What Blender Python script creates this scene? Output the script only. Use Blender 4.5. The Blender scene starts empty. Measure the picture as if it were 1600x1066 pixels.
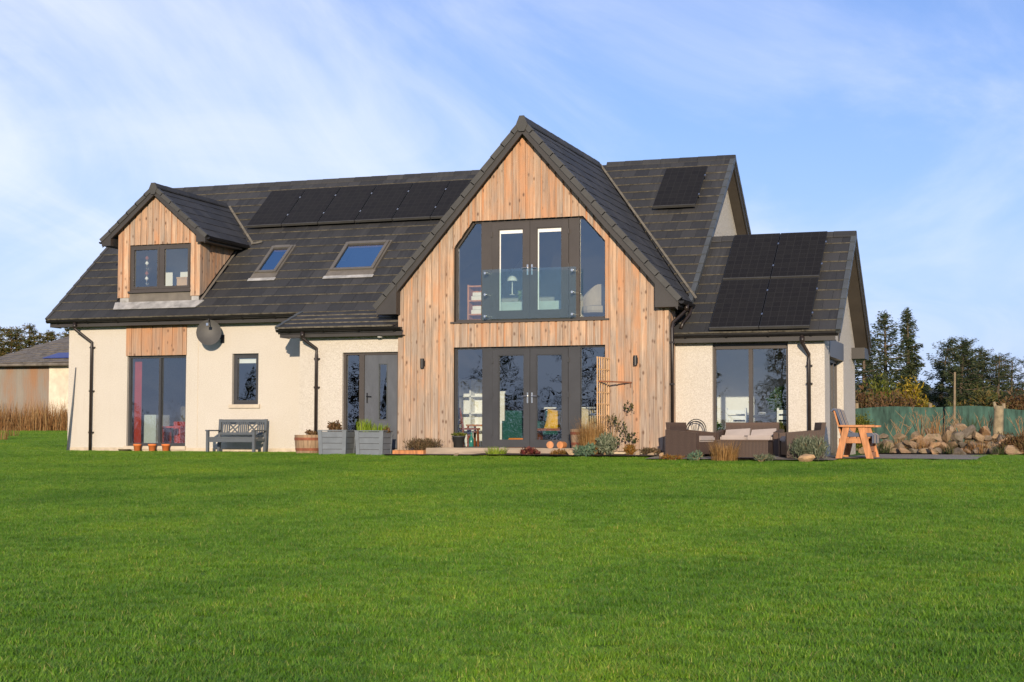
import bpy, math, random
import numpy as np
from mathutils import Vector

# ------------------------------------------------------------------ camera, sky, sun, exposure
SC = bpy.context.scene
COL = SC.collection
cam_d = bpy.data.cameras.new('camera')
cam_d.sensor_width = 36.0
cam_d.lens = 36.0 * 2353.3 / 1600.0
cam_d.shift_x = -20.6 / 1600.0
cam_d.shift_y = 25.5 / 1600.0
cam_d.clip_start = 0.1
cam_d.clip_end = 6000.0
cam = bpy.data.objects.new('camera', cam_d)
COL.objects.link(cam)
from mathutils import Matrix
_r = Vector((0.94427377, 0.32915499, 0.00200962))
_f = Vector((-0.32882212, 0.94300663, 0.05113229))
_u = _r.cross(_f)
cam.matrix_world = Matrix(((_r.x, _u.x, -_f.x, 22.6632), (_r.y, _u.y, -_f.y, -31.0807), (_r.z, _u.z, -_f.z, 0.439), (0, 0, 0, 1)))
SC.camera = cam

SUN_AZ, SUN_EL = 20.0, 12.5          # degrees to the right of the house front's normal, and above the horizon
sd = Vector((math.sin(math.radians(SUN_AZ)) * math.cos(math.radians(SUN_EL)),
             -math.cos(math.radians(SUN_AZ)) * math.cos(math.radians(SUN_EL)), math.sin(math.radians(SUN_EL))))
sun_d = bpy.data.lights.new('sun', 'SUN')
sun_d.energy = 4.2
sun_d.angle = math.radians(0.55)
sun_d.color = (1.0, 0.83, 0.63)
sun = bpy.data.objects.new('sun', sun_d)
sun.rotation_euler = sd.to_track_quat('Z', 'Y').to_euler()
COL.objects.link(sun)

CLOUD_A = (0.0, 0.0, 0.0)
CLOUD_B = (1.3, 2.1, 0.0)
world = bpy.data.worlds.new('World')
SC.world = world
world.use_nodes = True
wn, wl = world.node_tree.nodes, world.node_tree.links
wn.clear()
w_out = wn.new('ShaderNodeOutputWorld')
w_bg = wn.new('ShaderNodeBackground')
w_bg.inputs['Strength'].default_value = 0.118
w_sky = wn.new('ShaderNodeTexSky')
w_sky.sky_type = 'NISHITA'
w_sky.sun_disc = False
w_sky.sun_elevation = math.radians(SUN_EL)
w_sky.sun_rotation = math.radians(180.0 - SUN_AZ)
w_sky.air_density = 1.0
w_sky.dust_density = 0.1
w_sky.ozone_density = 3.0
def w_math(op, a, b=None, clamp=False):
    x = wn.new('ShaderNodeMath'); x.operation = op; x.use_clamp = clamp
    for i, v in enumerate((a, b)):
        if v is None: continue
        if isinstance(v, (int, float)): x.inputs[i].default_value = v
        else: wl.new(v, x.inputs[i])
    return x.outputs[0]
def w_mixc(fac, a, b, mode='MIX'):
    x = wn.new('ShaderNodeMix'); x.data_type = 'RGBA'; x.blend_type = mode
    for k, v in (('Factor', fac), ('A', a), ('B', b)):
        if isinstance(v, (int, float, tuple)): x.inputs[k].default_value = v
        else: wl.new(v, x.inputs[k])
    return x.outputs['Result']
w_tc = wn.new('ShaderNodeTexCoord')
w_sep = wn.new('ShaderNodeSeparateXYZ')
wl.new(w_tc.outputs['Generated'], w_sep.inputs[0])
w_den = w_math('MAXIMUM', w_math('ADD', w_sep.outputs['Z'], 0.20), 0.05)
w_cmb = wn.new('ShaderNodeCombineXYZ')
wl.new(w_math('DIVIDE', w_sep.outputs['X'], w_den), w_cmb.inputs['X'])
wl.new(w_math('DIVIDE', w_sep.outputs['Y'], w_den), w_cmb.inputs['Y'])
def w_cloud(scale, rot, loc, stretch, lo, hi, detail=8.0, dist=0.6, rough=.52):
    mp = wn.new('ShaderNodeMapping')
    mp.inputs['Rotation'].default_value = (0, 0, math.radians(rot))
    mp.inputs['Location'].default_value = loc
    mp.inputs['Scale'].default_value = stretch
    wl.new(w_cmb.outputs[0], mp.inputs['Vector'])
    n = wn.new('ShaderNodeTexNoise')
    n.inputs['Scale'].default_value = scale; n.inputs['Detail'].default_value = detail
    n.inputs['Roughness'].default_value = rough; n.inputs['Distortion'].default_value = dist
    wl.new(mp.outputs[0], n.inputs['Vector'])
    r = wn.new('ShaderNodeMapRange'); r.interpolation_type = 'SMOOTHSTEP'
    r.inputs['From Min'].default_value = lo; r.inputs['From Max'].default_value = hi
    wl.new(n.outputs['Fac'], r.inputs['Value'])
    return r.outputs['Result']
w_big = w_cloud(0.62, 20, CLOUD_A, (1.0, .75, 1), .43, .74, 10.0, 1.0, .56)
w_wisp = w_cloud(1.7, 40, CLOUD_B, (1.0, .60, 1), .42, .76, 10.0, 1.0, .58)
w_veil = w_cloud(0.9, 65, (4.0, 1.0, 0), (.7, .35, 1), .40, .85)
w_blue = w_mixc(1.0, w_sky.outputs['Color'], (0.92, 0.90, 1.16, 1), 'MULTIPLY')
w_hz = w_math('MULTIPLY', w_math('SUBTRACT', 1.0, w_math('MULTIPLY', w_math('MAXIMUM', w_sep.outputs['Z'], 0.0), 3.0), True), 0.75)
w_c0 = w_mixc(w_hz, w_blue, (2.7, 3.8, 6.7, 1))                 # pale blue air low in the sky
w_c1 = w_mixc(w_math('MULTIPLY', w_veil, 0.60), w_c0, (4.6, 5.3, 7.6, 1))
w_c2 = w_mixc(w_math('MULTIPLY', w_wisp, 0.50), w_c1, (6.0, 6.4, 7.9, 1))
w_c3 = w_mixc(w_math('MULTIPLY', w_big, 0.85), w_c2, (7.0, 7.2, 8.0, 1))
wl.new(w_c3, w_bg.inputs['Color'])
wl.new(w_bg.outputs[0], w_out.inputs['Surface'])

SC.view_settings.view_transform = 'Standard'
SC.view_settings.look = 'None'
SC.view_settings.gamma = 1.0
SC.view_settings.use_curve_mapping = False
SC.view_settings.exposure = 0.35
SC.render.engine = 'CYCLES'
SC.cycles.max_bounces = 8
SC.cycles.transparent_max_bounces = 16
SC.cycles.use_denoising = True
SC.cycles.caustics_reflective = False
SC.cycles.caustics_refractive = False

# ------------------------------------------------------------------ helpers
RND = random.Random(7)

def tag(o, label=None, cat=None, group=None, kind=None):
    if label: o['label'] = label
    if cat: o['category'] = cat
    if group: o['group'] = group
    if kind: o['kind'] = kind
    return o

def empty(name, loc=(0, 0, 0), label=None, cat=None, group=None, rz=0.0):
    o = bpy.data.objects.new(name, None)
    o.empty_display_size = 0.2
    o.location = loc
    o.rotation_euler = (0, 0, rz)
    COL.objects.link(o)
    return tag(o, label, cat, group)

def link(name, me, parent=None):
    o = bpy.data.objects.new(name, me)
    COL.objects.link(o)
    if parent is not None:
        o.parent = parent
    return o

class MB:
    def __init__(s):
        s.v = []; s.f = []; s.m = []
    def add(s, verts, faces, m=0):
        b = len(s.v)
        s.v += [tuple(p) for p in verts]
        for f in faces:
            s.f.append(tuple(b + i for i in f)); s.m.append(m)
        return s
    def box(s, x0, x1, y0, y1, z0, z1, m=0):
        return s.add([(x0,y0,z0),(x1,y0,z0),(x1,y1,z0),(x0,y1,z0),(x0,y0,z1),(x1,y0,z1),(x1,y1,z1),(x0,y1,z1)],
                     [(0,3,2,1),(4,5,6,7),(0,1,5,4),(1,2,6,5),(2,3,7,6),(3,0,4,7)], m)
    def hexa(s, p, m=0):
        return s.add(p, [(0,3,2,1),(4,5,6,7),(0,1,5,4),(1,2,6,5),(2,3,7,6),(3,0,4,7)], m)
    def prism(s, poly, a, b, axis='y', m=0):
        n = len(poly)
        def P(q, t):
            return (q[0], t, q[1]) if axis == 'y' else ((t, q[0], q[1]) if axis == 'x' else (q[0], q[1], t))
        vs = [P(q, a) for q in poly] + [P(q, b) for q in poly]
        fs = [tuple(range(n)), tuple(range(2*n-1, n-1, -1))] + [(i, i+n, (i+1) % n + n, (i+1) % n) for i in range(n)]
        return s.add(vs, fs, m)
    def beam(s, p, q, w, h, m=0, up=(0, 0, 1)):
        p, q, up = Vector(p), Vector(q), Vector(up)
        d = (q - p).normalized()
        a = d.cross(up)
        if a.length < 1e-4: a = d.cross(Vector((1, 0, 0)))
        a = a.normalized() * (w / 2); b = a.cross(d).normalized() * (h / 2)
        return s.hexa([p-a-b, q-a-b, q+a-b, p+a-b, p-a+b, q-a+b, q+a+b, p+a+b], m)
    def tube(s, pts, r, n=8, m=0, cap=True):
        pts = [Vector(p) for p in pts]
        rs = r if isinstance(r, (list, tuple)) else [r] * len(pts)
        vs = []
        for i, p in enumerate(pts):
            d = (pts[min(i+1, len(pts)-1)] - pts[max(i-1, 0)]).normalized()
            a = d.cross(Vector((0, 0, 1)))
            if a.length < 1e-3: a = d.cross(Vector((1, 0, 0)))
            a.normalize(); b = d.cross(a).normalized()
            for k in range(n):
                t = 2 * math.pi * k / n
                vs.append(p + (a * math.cos(t) + b * math.sin(t)) * rs[i])
        fs = []
        for i in range(len(pts) - 1):
            for k in range(n):
                fs.append((i*n+k, i*n+(k+1) % n, (i+1)*n+(k+1) % n, (i+1)*n+k))
        if cap:
            fs.append(tuple(range(n-1, -1, -1))); fs.append(tuple(range((len(pts)-1)*n, len(pts)*n)))
        return s.add(vs, fs, m)
    def lathe(s, prof, c=(0, 0, 0), n=18, m=0, sy=1.0):
        vs = []
        for r, z in prof:
            for k in range(n):
                t = 2 * math.pi * k / n
                vs.append((c[0] + r * math.cos(t), c[1] + r * math.sin(t) * sy, c[2] + z))
        fs = [(i*n+k, i*n+(k+1) % n, (i+1)*n+(k+1) % n, (i+1)*n+k) for i in range(len(prof)-1) for k in range(n)]
        fs.append(tuple(range(n-1, -1, -1))); fs.append(tuple(range((len(prof)-1)*n, len(prof)*n)))
        return s.add(vs, fs, m)
    def mesh(s, name, mats, smooth=False):
        me = bpy.data.meshes.new(name)
        me.from_pydata(s.v, [], s.f)
        for m in (mats if isinstance(mats, (list, tuple)) else [mats]):
            me.materials.append(m)
        me.polygons.foreach_set('material_index', s.m)
        if smooth: me.polygons.foreach_set('use_smooth', [True] * len(s.f))
        me.update()
        return me
    def build(s, name, mats, parent=None, smooth=False):
        return link(name, s.mesh(name, mats, smooth), parent)

def np_mesh(name, V, F, mat):
    """V (n,3), F (m,k) equal-sided faces"""
    me = bpy.data.meshes.new(name)
    V = np.ascontiguousarray(V, np.float32); F = np.ascontiguousarray(F, np.int32)
    m, k = F.shape
    me.vertices.add(len(V)); me.vertices.foreach_set('co', V.ravel())
    me.loops.add(m * k); me.loops.foreach_set('vertex_index', F.ravel())
    me.polygons.add(m); me.polygons.foreach_set('loop_start', np.arange(0, m*k, k, dtype=np.int32))
    me.materials.append(mat)
    me.update(calc_edges=True)
    return me

# ------------------------------------------------------------------ materials
def nodes_of(name):
    m = bpy.data.materials.new(name)
    m.use_nodes = True
    nt = m.node_tree
    b = nt.nodes['Principled BSDF']
    return m, nt.nodes, nt.links, b

def rgb(c, k=1.0): return (min(c[0]*k, 1), min(c[1]*k, 1), min(c[2]*k, 1), 1)

def mixc(N, L, fac, a, b, mode='MIX'):
    x = N.new('ShaderNodeMix'); x.data_type = 'RGBA'; x.blend_type = mode
    for s_, v in (('Factor', fac), ('A', a), ('B', b)):
        if isinstance(v, (int, float)): x.inputs[s_].default_value = v
        elif isinstance(v, tuple): x.inputs[s_].default_value = v
        else: L.new(v, x.inputs[s_])
    return x.outputs['Result']

def noise(N, L, vec, scale, detail=4, rough=.55, dist=0.0):
    n = N.new('ShaderNodeTexNoise')
    n.inputs['Scale'].default_value = scale; n.inputs['Detail'].default_value = detail
    n.inputs['Roughness'].default_value = rough; n.inputs['Distortion'].default_value = dist
    if vec is not None: L.new(vec, n.inputs['Vector'])
    return n.outputs['Fac']

def ramp(N, L, fac, stops):
    r = N.new('ShaderNodeValToRGB')
    el = r.color_ramp.elements
    while len(el) < len(stops): el.new(0.5)
    for e, (p, c) in zip(el, stops):
        e.position = p; e.color = c if len(c) == 4 else (*c, 1)
    L.new(fac, r.inputs['Fac'])
    return r.outputs['Color']

def coords(N, L, scale=(1, 1, 1), out='Object', shift=True):
    tc = N.new('ShaderNodeTexCoord')
    mp = N.new('ShaderNodeMapping')
    mp.inputs['Scale'].default_value = scale
    L.new(tc.outputs[out], mp.inputs['Vector'])
    if shift:
        oi = N.new('ShaderNodeObjectInfo')
        ml = N.new('ShaderNodeMath'); ml.operation = 'MULTIPLY'; ml.inputs[1].default_value = 37.0
        L.new(oi.outputs['Random'], ml.inputs[0])
        L.new(ml.outputs[0], mp.inputs['Location'])
    return mp.outputs['Vector']

def obj_rand(N):
    return N.new('ShaderNodeObjectInfo').outputs['Random']

def bump(N, L, b, h, strength, dist=0.01):
    n = N.new('ShaderNodeBump')
    n.inputs['Strength'].default_value = strength; n.inputs['Distance'].default_value = dist
    L.new(h, n.inputs['Height']); L.new(n.outputs[0], b.inputs['Normal'])

def plain(name, c, rough=.6, var=.18, scale=6.0, bmp=0.0, bscale=60.0, metal=0.0, stretch=(1, 1, 1), spec=.4):
    m, N, L, b = nodes_of(name)
    v = coords(N, L, stretch)
    f = noise(N, L, v, scale, 5, .6)
    L.new(ramp(N, L, f, [(.3, rgb(c, 1 - var)), (.7, rgb(c, 1 + var))]), b.inputs['Base Color'])
    b.inputs['Roughness'].default_value = rough; b.inputs['Metallic'].default_value = metal
    b.inputs['Specular IOR Level'].default_value = spec
    if bmp: bump(N, L, b, noise(N, L, v, bscale, 3), bmp)
    return m

def m_render():
    m, N, L, b = nodes_of('roughcast_render')
    v = coords(N, L, shift=False)
    big = noise(N, L, v, .8, 5, .6)
    c1 = ramp(N, L, big, [(.3, (.515, .475, .410)), (.7, (.590, .550, .485))])
    fine = noise(N, L, v, 52, 4, .8)
    c2 = mixc(N, L, .55, c1, ramp(N, L, fine, [(.36, (.34, .295, .235)), (.60, (.67, .63, .555))]))
    vs = coords(N, L, (7, 7, .5), shift=False)
    st = noise(N, L, vs, 1.0, 4, .6)
    c3 = mixc(N, L, ramp(N, L, st, [(.58, (0, 0, 0)), (.8, (.25, .25, .25))]), c2, (.42, .36, .28, 1))
    L.new(c3, b.inputs['Base Color'])
    b.inputs['Roughness'].default_value = .92; b.inputs['Specular IOR Level'].default_value = .2
    bump(N, L, b, noise(N, L, v, 70, 4, .8), .9, .010)
    return m

def m_clad(name, stops, fresh):
    m, N, L, b = nodes_of(name)
    rnd = obj_rand(N)
    v = coords(N, L, (22, 22, .6))
    g = noise(N, L, v, 2.0, 8, .7, .5)                       # long grain
    base = ramp(N, L, rnd, stops)
    c1 = mixc(N, L, ramp(N, L, g, [(.36, (0, 0, 0)), (.66, (.95, .95, .95))]), base, (.30, .175, .105, 1))
    v2 = coords(N, L, (2.2, 2.2, .9))
    wz = noise(N, L, v2, 1.1, 4, .6)                          # silvered and fresh zones
    sx = N.new('ShaderNodeSeparateXYZ'); L.new(N.new('ShaderNodeNewGeometry').outputs['Position'], sx.inputs[0])
    mr = N.new('ShaderNodeMapRange'); mr.inputs['From Min'].default_value = .2; mr.inputs['From Max'].default_value = 3.4; mr.inputs['To Min'].default_value = .11; mr.inputs['To Max'].default_value = -.035
    L.new(sx.outputs['Z'], mr.inputs['Value'])                # rain-washed lower boards silver first
    ad = N.new('ShaderNodeMath'); L.new(wz, ad.inputs[0]); L.new(mr.outputs[0], ad.inputs[1]); wz = ad.outputs[0]
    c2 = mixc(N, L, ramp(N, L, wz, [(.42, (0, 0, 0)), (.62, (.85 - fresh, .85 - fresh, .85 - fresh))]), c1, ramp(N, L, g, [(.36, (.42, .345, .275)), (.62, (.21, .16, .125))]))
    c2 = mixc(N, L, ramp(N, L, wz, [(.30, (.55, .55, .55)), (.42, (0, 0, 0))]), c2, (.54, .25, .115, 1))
    vk = coords(N, L, (8, 8, 4.6))                            # knots
    vo = N.new('ShaderNodeTexVoronoi'); vo.inputs['Scale'].default_value = .80; vo.inputs['Randomness'].default_value = 1.0
    L.new(vk, vo.inputs['Vector'])
    c3 = mixc(N, L, ramp(N, L, vo.outputs['Distance'], [(.07, (.9, .9, .9)), (.21, (0, 0, 0))]), c2, (.13, .075, .048, 1))
    L.new(c3, b.inputs['Base Color'])
    b.inputs['Roughness'].default_value = .75; b.inputs['Specular IOR Level'].default_value = .25
    bump(N, L, b, g, .35, .006)
    return m

def m_tile(name, lichen):
    m, N, L, b = nodes_of(name)
    v = coords(N, L, shift=False, out='Object')
    gi = N.new('ShaderNodeNewGeometry')
    ad = N.new('ShaderNodeMath'); ad.operation = 'ADD'
    L.new(gi.outputs['Random Per Island'], ad.inputs[0]); L.new(obj_rand(N), ad.inputs[1])
    fr = N.new('ShaderNodeMath'); fr.operation = 'FRACT'; L.new(ad.outputs[0], fr.inputs[0])
    base = ramp(N, L, fr.outputs[0], [(0, (.024, .025, .028)), (.5, (.033, .034, .036)), (1, (.046, .046, .047))])
    vw = N.new('ShaderNodeNewGeometry').outputs['Position']
    n1 = noise(N, L, vw, 2.0, 5, .65)
    c1 = mixc(N, L, ramp(N, L, n1, [(.48, (0, 0, 0)), (.75, (.45, .45, .45))]), base, (.046, .045, .042, 1))
    n2 = noise(N, L, vw, 14, 4, .7)
    c2 = mixc(N, L, ramp(N, L, n2, [(.60, (0, 0, 0)), (.74, (lichen, lichen, lichen))]), c1, (.085, .080, .058, 1))
    mp = N.new('ShaderNodeMapping'); mp.inputs['Scale'].default_value = (5.5, .35, .35); L.new(vw, mp.inputs['Vector'])
    n3 = noise(N, L, mp.outputs[0], 1.6, 4, .6)
    c2 = mixc(N, L, ramp(N, L, n3, [(.55, (0, 0, 0)), (.78, (.38, .38, .38))]), c2, (.080, .080, .077, 1))
    L.new(c2, b.inputs['Base Color'])
    b.inputs['Roughness'].default_value = .72; b.inputs['Specular IOR Level'].default_value = .35
    bump(N, L, b, noise(N, L, vw, 90, 2), .3, .004)
    return m

def m_glass(name, tint=(1, 1, 1), f0=.10, rough=0.0, refl_tint=(1, 1, 1)):
    m, N, L, b = nodes_of(name)
    N.remove(b)
    out = N['Material Output']
    tr = N.new('ShaderNodeBsdfTransparent'); tr.inputs['Color'].default_value = (*tint, 1)
    gl = N.new('ShaderNodeBsdfGlossy'); gl.inputs['Roughness'].default_value = rough; gl.inputs['Color'].default_value = (*refl_tint, 1)
    ge = N.new('ShaderNodeNewGeometry')
    bn = N.new('ShaderNodeBump'); bn.inputs['Strength'].default_value = .09; bn.inputs['Distance'].default_value = .02
    L.new(noise(N, L, ge.outputs['Position'], 1.7, 2, .5), bn.inputs['Height']); L.new(bn.outputs[0], gl.inputs['Normal'])
    vm = N.new('ShaderNodeVectorMath'); vm.operation = 'DOT_PRODUCT'
    L.new(ge.outputs['Incoming'], vm.inputs[0]); L.new(ge.outputs['Normal'], vm.inputs[1])
    def mth(op, a, b_=None):
        x = N.new('ShaderNodeMath'); x.operation = op; x.use_clamp = op != 'ABSOLUTE'
        for i, v in enumerate((a, b_)):
            if v is None: continue
            if isinstance(v, (int, float)): x.inputs[i].default_value = v
            else: L.new(v, x.inputs[i])
        return x.outputs[0]
    k = mth('POWER', mth('SUBTRACT', 1.0, mth('ABSOLUTE', vm.outputs['Value'])), 5.0)
    fac = mth('ADD', mth('MULTIPLY', k, 1.0 - f0), f0)
    mx = N.new('ShaderNodeMixShader')
    L.new(fac, mx.inputs[0]); L.new(tr.outputs[0], mx.inputs[1]); L.new(gl.outputs[0], mx.inputs[2])
    L.new(mx.outputs[0], out.inputs['Surface'])
    return m

def m_leaf(name, stops, trans=.25, rough=.6):
    m, N, L, b = nodes_of(name)
    gi = N.new('ShaderNodeNewGeometry')
    c = ramp(N, L, gi.outputs['Random Per Island'], stops)
    n = noise(N, L, gi.outputs['Position'], .9, 3)
    c = mixc(N, L, .45, c, ramp(N, L, n, [(.3, (.35, .35, .35)), (.7, (1, 1, 1))]), 'MULTIPLY')
    L.new(c, b.inputs['Base Color'])
    b.inputs['Roughness'].default_value = rough; b.inputs['Specular IOR Level'].default_value = .25
    t = N.new('ShaderNodeBsdfTranslucent'); L.new(c, t.inputs['Color'])
    mx = N.new('ShaderNodeMixShader'); mx.inputs[0].default_value = trans
    L.new(b.outputs[0], mx.inputs[1]); L.new(t.outputs[0], mx.inputs[2])
    L.new(mx.outputs[0], N['Material Output'].inputs['Surface'])
    return m

def m_solar():
    m, N, L, b = nodes_of('solar_cells')
    tc = N.new('ShaderNodeTexCoord')
    br = N.new('ShaderNodeTexBrick')
    br.offset = 0.0
    br.inputs['Scale'].default_value = 1.0
    br.inputs['Brick Width'].default_value = .168; br.inputs['Row Height'].default_value = .168
    br.inputs['Mortar Size'].default_value = .006
    br.inputs['Color1'].default_value = (.012, .011, .011, 1); br.inputs['Color2'].default_value = (.016, .015, .014, 1)
    br.inputs['Mortar'].default_value = (.024, .023, .022, 1)
    L.new(tc.outputs['Object'], br.inputs['Vector'])
    L.new(br.outputs['Color'], b.inputs['Base Color'])
    b.inputs['Roughness'].default_value = .55; b.inputs['Specular IOR Level'].default_value = .14
    return m

def m_wicker():
    m, N, L, b = nodes_of('brown_wicker')
    tc = N.new('ShaderNodeTexCoord')
    w1 = N.new('ShaderNodeTexWave'); w1.wave_type = 'BANDS'; w1.bands_direction = 'Z'; w1.inputs['Scale'].default_value = 22; w1.inputs['Distortion'].default_value = 1.2; w1.inputs['Detail Scale'].default_value = 6
    w2 = N.new('ShaderNodeTexWave'); w2.wave_type = 'BANDS'; w2.bands_direction = 'X'; w2.inputs['Scale'].default_value = 12
    w3 = N.new('ShaderNodeTexWave'); w3.wave_type = 'BANDS'; w3.bands_direction = 'Y'; w3.inputs['Scale'].default_value = 12
    for w in (w1, w2, w3): L.new(tc.outputs['Object'], w.inputs['Vector'])
    a = N.new('ShaderNodeMath'); a.operation = 'MULTIPLY'; L.new(w1.outputs['Fac'], a.inputs[0])
    s_ = N.new('ShaderNodeMath'); s_.operation = 'MAXIMUM'; L.new(w2.outputs['Fac'], s_.inputs[0]); L.new(w3.outputs['Fac'], s_.inputs[1])
    L.new(s_.outputs[0], a.inputs[1])
    L.new(ramp(N, L, a.outputs[0], [(0, (.032, .020, .015)), (.6, (.115, .070, .048)), (1, (.17, .11, .078))]), b.inputs['Base Color'])
    b.inputs['Roughness'].default_value = .6
    bump(N, L, b, a.outputs[0], .7, .006)
    return m

def m_stone(name, stops, moss=.4):
    m, N, L, b = nodes_of(name)
    v = coords(N, L)
    c = ramp(N, L, obj_rand(N), stops)
    n = noise(N, L, v, 5, 6, .65)
    c = mixc(N, L, .7, c, ramp(N, L, n, [(.3, (.45, .42, .38)), (.7, (1.1, 1.05, 1))]), 'MULTIPLY')
    n2 = noise(N, L, v, 3.2, 4, .6)
    c = mixc(N, L, ramp(N, L, n2, [(.55, (0, 0, 0)), (.7, (moss, moss, moss))]), c, (.11, .12, .04, 1))
    L.new(c, b.inputs['Base Color'])
    b.inputs['Roughness'].default_value = .9
    bump(N, L, b, noise(N, L, v, 18, 5), .7, .03)
    return m

M = {}
M['render'] = m_render()
M['clad'] = m_clad('larch_cladding', [(0, (.52, .28, .155)), (.15, (.62, .41, .26)), (.35, (.47, .34, .24)), (.55, (.67, .46, .30)), (.7, (.56, .315, .18)), (.85, (.42, .32, .24)), (1, (.62, .43, .29))], 0.0)
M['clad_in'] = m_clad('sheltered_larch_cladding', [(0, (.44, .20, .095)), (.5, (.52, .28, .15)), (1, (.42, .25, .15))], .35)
M['tile'] = m_tile('roof_tile', .35)
M['lichen'] = plain('lichened_tile_edge', (.128, .115, .088), .9, .6, 9)
M['tile_edge'] = plain('dark_tile_edge', (.028, .028, .03), .8, .3, 9)
M['verge'] = plain('verge_cap', (.056, .055, .052), .6, .15, 3)
M['verge_blue'] = plain('verge_trim', (.072, .080, .084), .5, .18, 3)
M['fascia'] = plain('grey_brown_fascia', (.044, .040, .037), .5, .12, 2)
M['soffit'] = plain('soffit_board', (.060, .050, .040), .7, .15, 2)
M['gutter'] = plain('black_gutter', (.012, .011, .011), .35, .3, 5)
M['pipe'] = plain('brown_black_downpipe', (.024, .018, .016), .38, .3, 5)
M['frame'] = plain('grey_brown_window_frame', (.062, .053, .047), .42, .10, 2)
M['frame_dark'] = plain('anthracite_frame', (.045, .046, .050), .42, .12, 2)
M['frame_rw'] = plain('taupe_roof_window_cladding', (.115, .105, .09), .5, .12, 3)
M['white'] = plain('white_paint', (.78, .77, .74), .5, .05, 3)
M['door'] = plain('anthracite_door', (.085, .092, .105), .5, .22, 3.5, .1, 30, stretch=(1, 1, .35))
M['steel'] = plain('brushed_steel', (.70, .68, .64), .28, .1, 8, metal=1.0)
M['lead'] = plain('lead_flashing', (.34, .335, .32), .6, .35, 5)
M['lead_dark'] = plain('weathered_lead_apron', (.145, .13, .11), .7, .2, 4)
M['plinth'] = plain('stone_plinth', (.50, .42, .31), .9, .2, 5, .4)
M['sill'] = plain('cast_stone_sill', (.52, .45, .35), .85, .12, 5, .2)
M['glass'] = m_glass('window_glass', (.86, .91, .89), .17, 0.0, (.90, .96, 1.0))
M['glass_blue'] = m_glass('roof_window_glass', (.55, .66, .80), .40, 0.0, (.30, .60, 1.0))  # reflection colour tinted blue to imitate deep sky mirrored from overhead
M['balu'] = m_glass('balustrade_glass', (.84, .92, .91), .06)
M['solar'] = m_solar()
M['black'] = plain('black_metal', (.015, .015, .016), .45, .2, 6)
M['dish'] = plain('dark_grey_dish', (.062, .060, .056), .55, .15, 4)
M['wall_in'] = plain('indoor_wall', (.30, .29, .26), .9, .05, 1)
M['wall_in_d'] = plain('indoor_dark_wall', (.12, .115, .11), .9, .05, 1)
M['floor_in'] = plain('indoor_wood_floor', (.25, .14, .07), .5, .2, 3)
M['bench'] = plain('grey_painted_wood', (.085, .098, .112), .6, .14, 4, .15, 40)
M['planter'] = plain('blue_grey_planter_boards', (.145, .165, .185), .6, .14, 4, .15, 40)
M['wicker'] = m_wicker()
M['cush'] = plain('off_white_cushion', (.36, .31, .28), .95, .06, 4, .3, 20)
M['stripe_blue'] = plain('grey_blue_stripe_fabric', (.09, .105, .145), .95, .12, 6)
M['stripe_pale'] = plain('cream_stripe_fabric', (.55, .42, .28), .95, .1, 6)
M['orangewood'] = plain('fresh_orange_pine', (.44, .185, .07), .6, .40, 5, .2, 40, stretch=(3, 3, .6))
M['oak'] = plain('old_oak_barrel', (.30, .20, .12), .75, .35, 5, .3, 30, stretch=(4, 4, .4))
M['rusthoop'] = plain('rusty_hoop', (.22, .075, .04), .8, .35, 8)
M['terra'] = plain('terracotta', (.68, .19, .05), .85, .15, 7)
M['pot'] = plain('grey_plant_pot', (.045, .046, .047), .6, .2, 5)
M['soil'] = plain('dark_soil', (.05, .034, .024), .95, .4, 12, .8, 30)
M['trellis'] = plain('pine_trellis', (.52, .33, .17), .75, .2, 5)
M['rust'] = plain('rusty_iron', (.20, .075, .035), .85, .35, 10)
M['deck'] = plain('weathered_sleeper', (.31, .25, .19), .9, .28, 3, .4, 30, stretch=(.5, 4, 4))
M['paving'] = plain('grey_paving', (.24, .21, .175), .9, .2, 3, .3, 20)
M['gravel'] = plain('grey_gravel', (.25, .215, .17), .95, .5, 40, 1.0, 60)
M['stone'] = m_stone('field_stone', [(0, (.22, .17, .11)), (.2, (.38, .27, .16)), (.4, (.17, .15, .125)), (.6, (.42, .26, .14)), (.8, (.26, .23, .18)), (1, (.34, .22, .125))], .65)
M['stone_o'] = m_stone('orange_bed_stone', [(0, (.50, .33, .18)), (1, (.46, .36, .24))], .25)
M['net'] = plain('green_windbreak_netting', (.036, .080, .062), .9, .6, 7, stretch=(1, 1, .25))
M['post'] = plain('weathered_timber_post', (.23, .175, .11), .9, .3, 6, .4, 30)
M['bark'] = plain('bark', (.115, .085, .060), .95, .4, 8, .8, 20)
M['barkpale'] = plain('pale_mossy_bark', (.26, .21, .13), .95, .4, 6, .8, 20)
M['twig'] = plain('dry_twig', (.26, .17, .09), .9, .3, 8)

# ------------------------------------------------------------------ terrain
def zg(x, y):
    z = 0.0
    s = -1.9 - y
    if s > 0: z -= .038 * s * min(1.0, s / 3.0 + .35) if s < 1.95 else .038 * s
    if x < 0 and y > 0:
        z += .030 * min(y, 60) * min(1.0, -x / 2.5)
    if x > 18.6 and y > 4:
        z += .012 * min(y - 4, 80)
    if y > 60: z += .004 * min(y - 60, 400)
    return z

def axis(lo, hi, fine0, fine1, step, grow=1.35):
    a = list(np.arange(fine0, fine1 + 1e-6, step))
    s, x = step, fine1
    while x < hi: s *= grow; x += s; a.append(x)
    s, x = step, fine0
    while x > lo: s *= grow; x -= s; a.insert(0, x)
    return a

GX = axis(-2500, 2500, -22, 34, .8)
GY = axis(-1500, 4000, -32, 34, .8)
gv = [(x, y, zg(x, y)) for y in GY for x in GX]
nx = len(GX)
gf = [(j*nx+i, j*nx+i+1, (j+1)*nx+i+1, (j+1)*nx+i) for j in range(len(GY)-1) for i in range(nx-1)]

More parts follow.
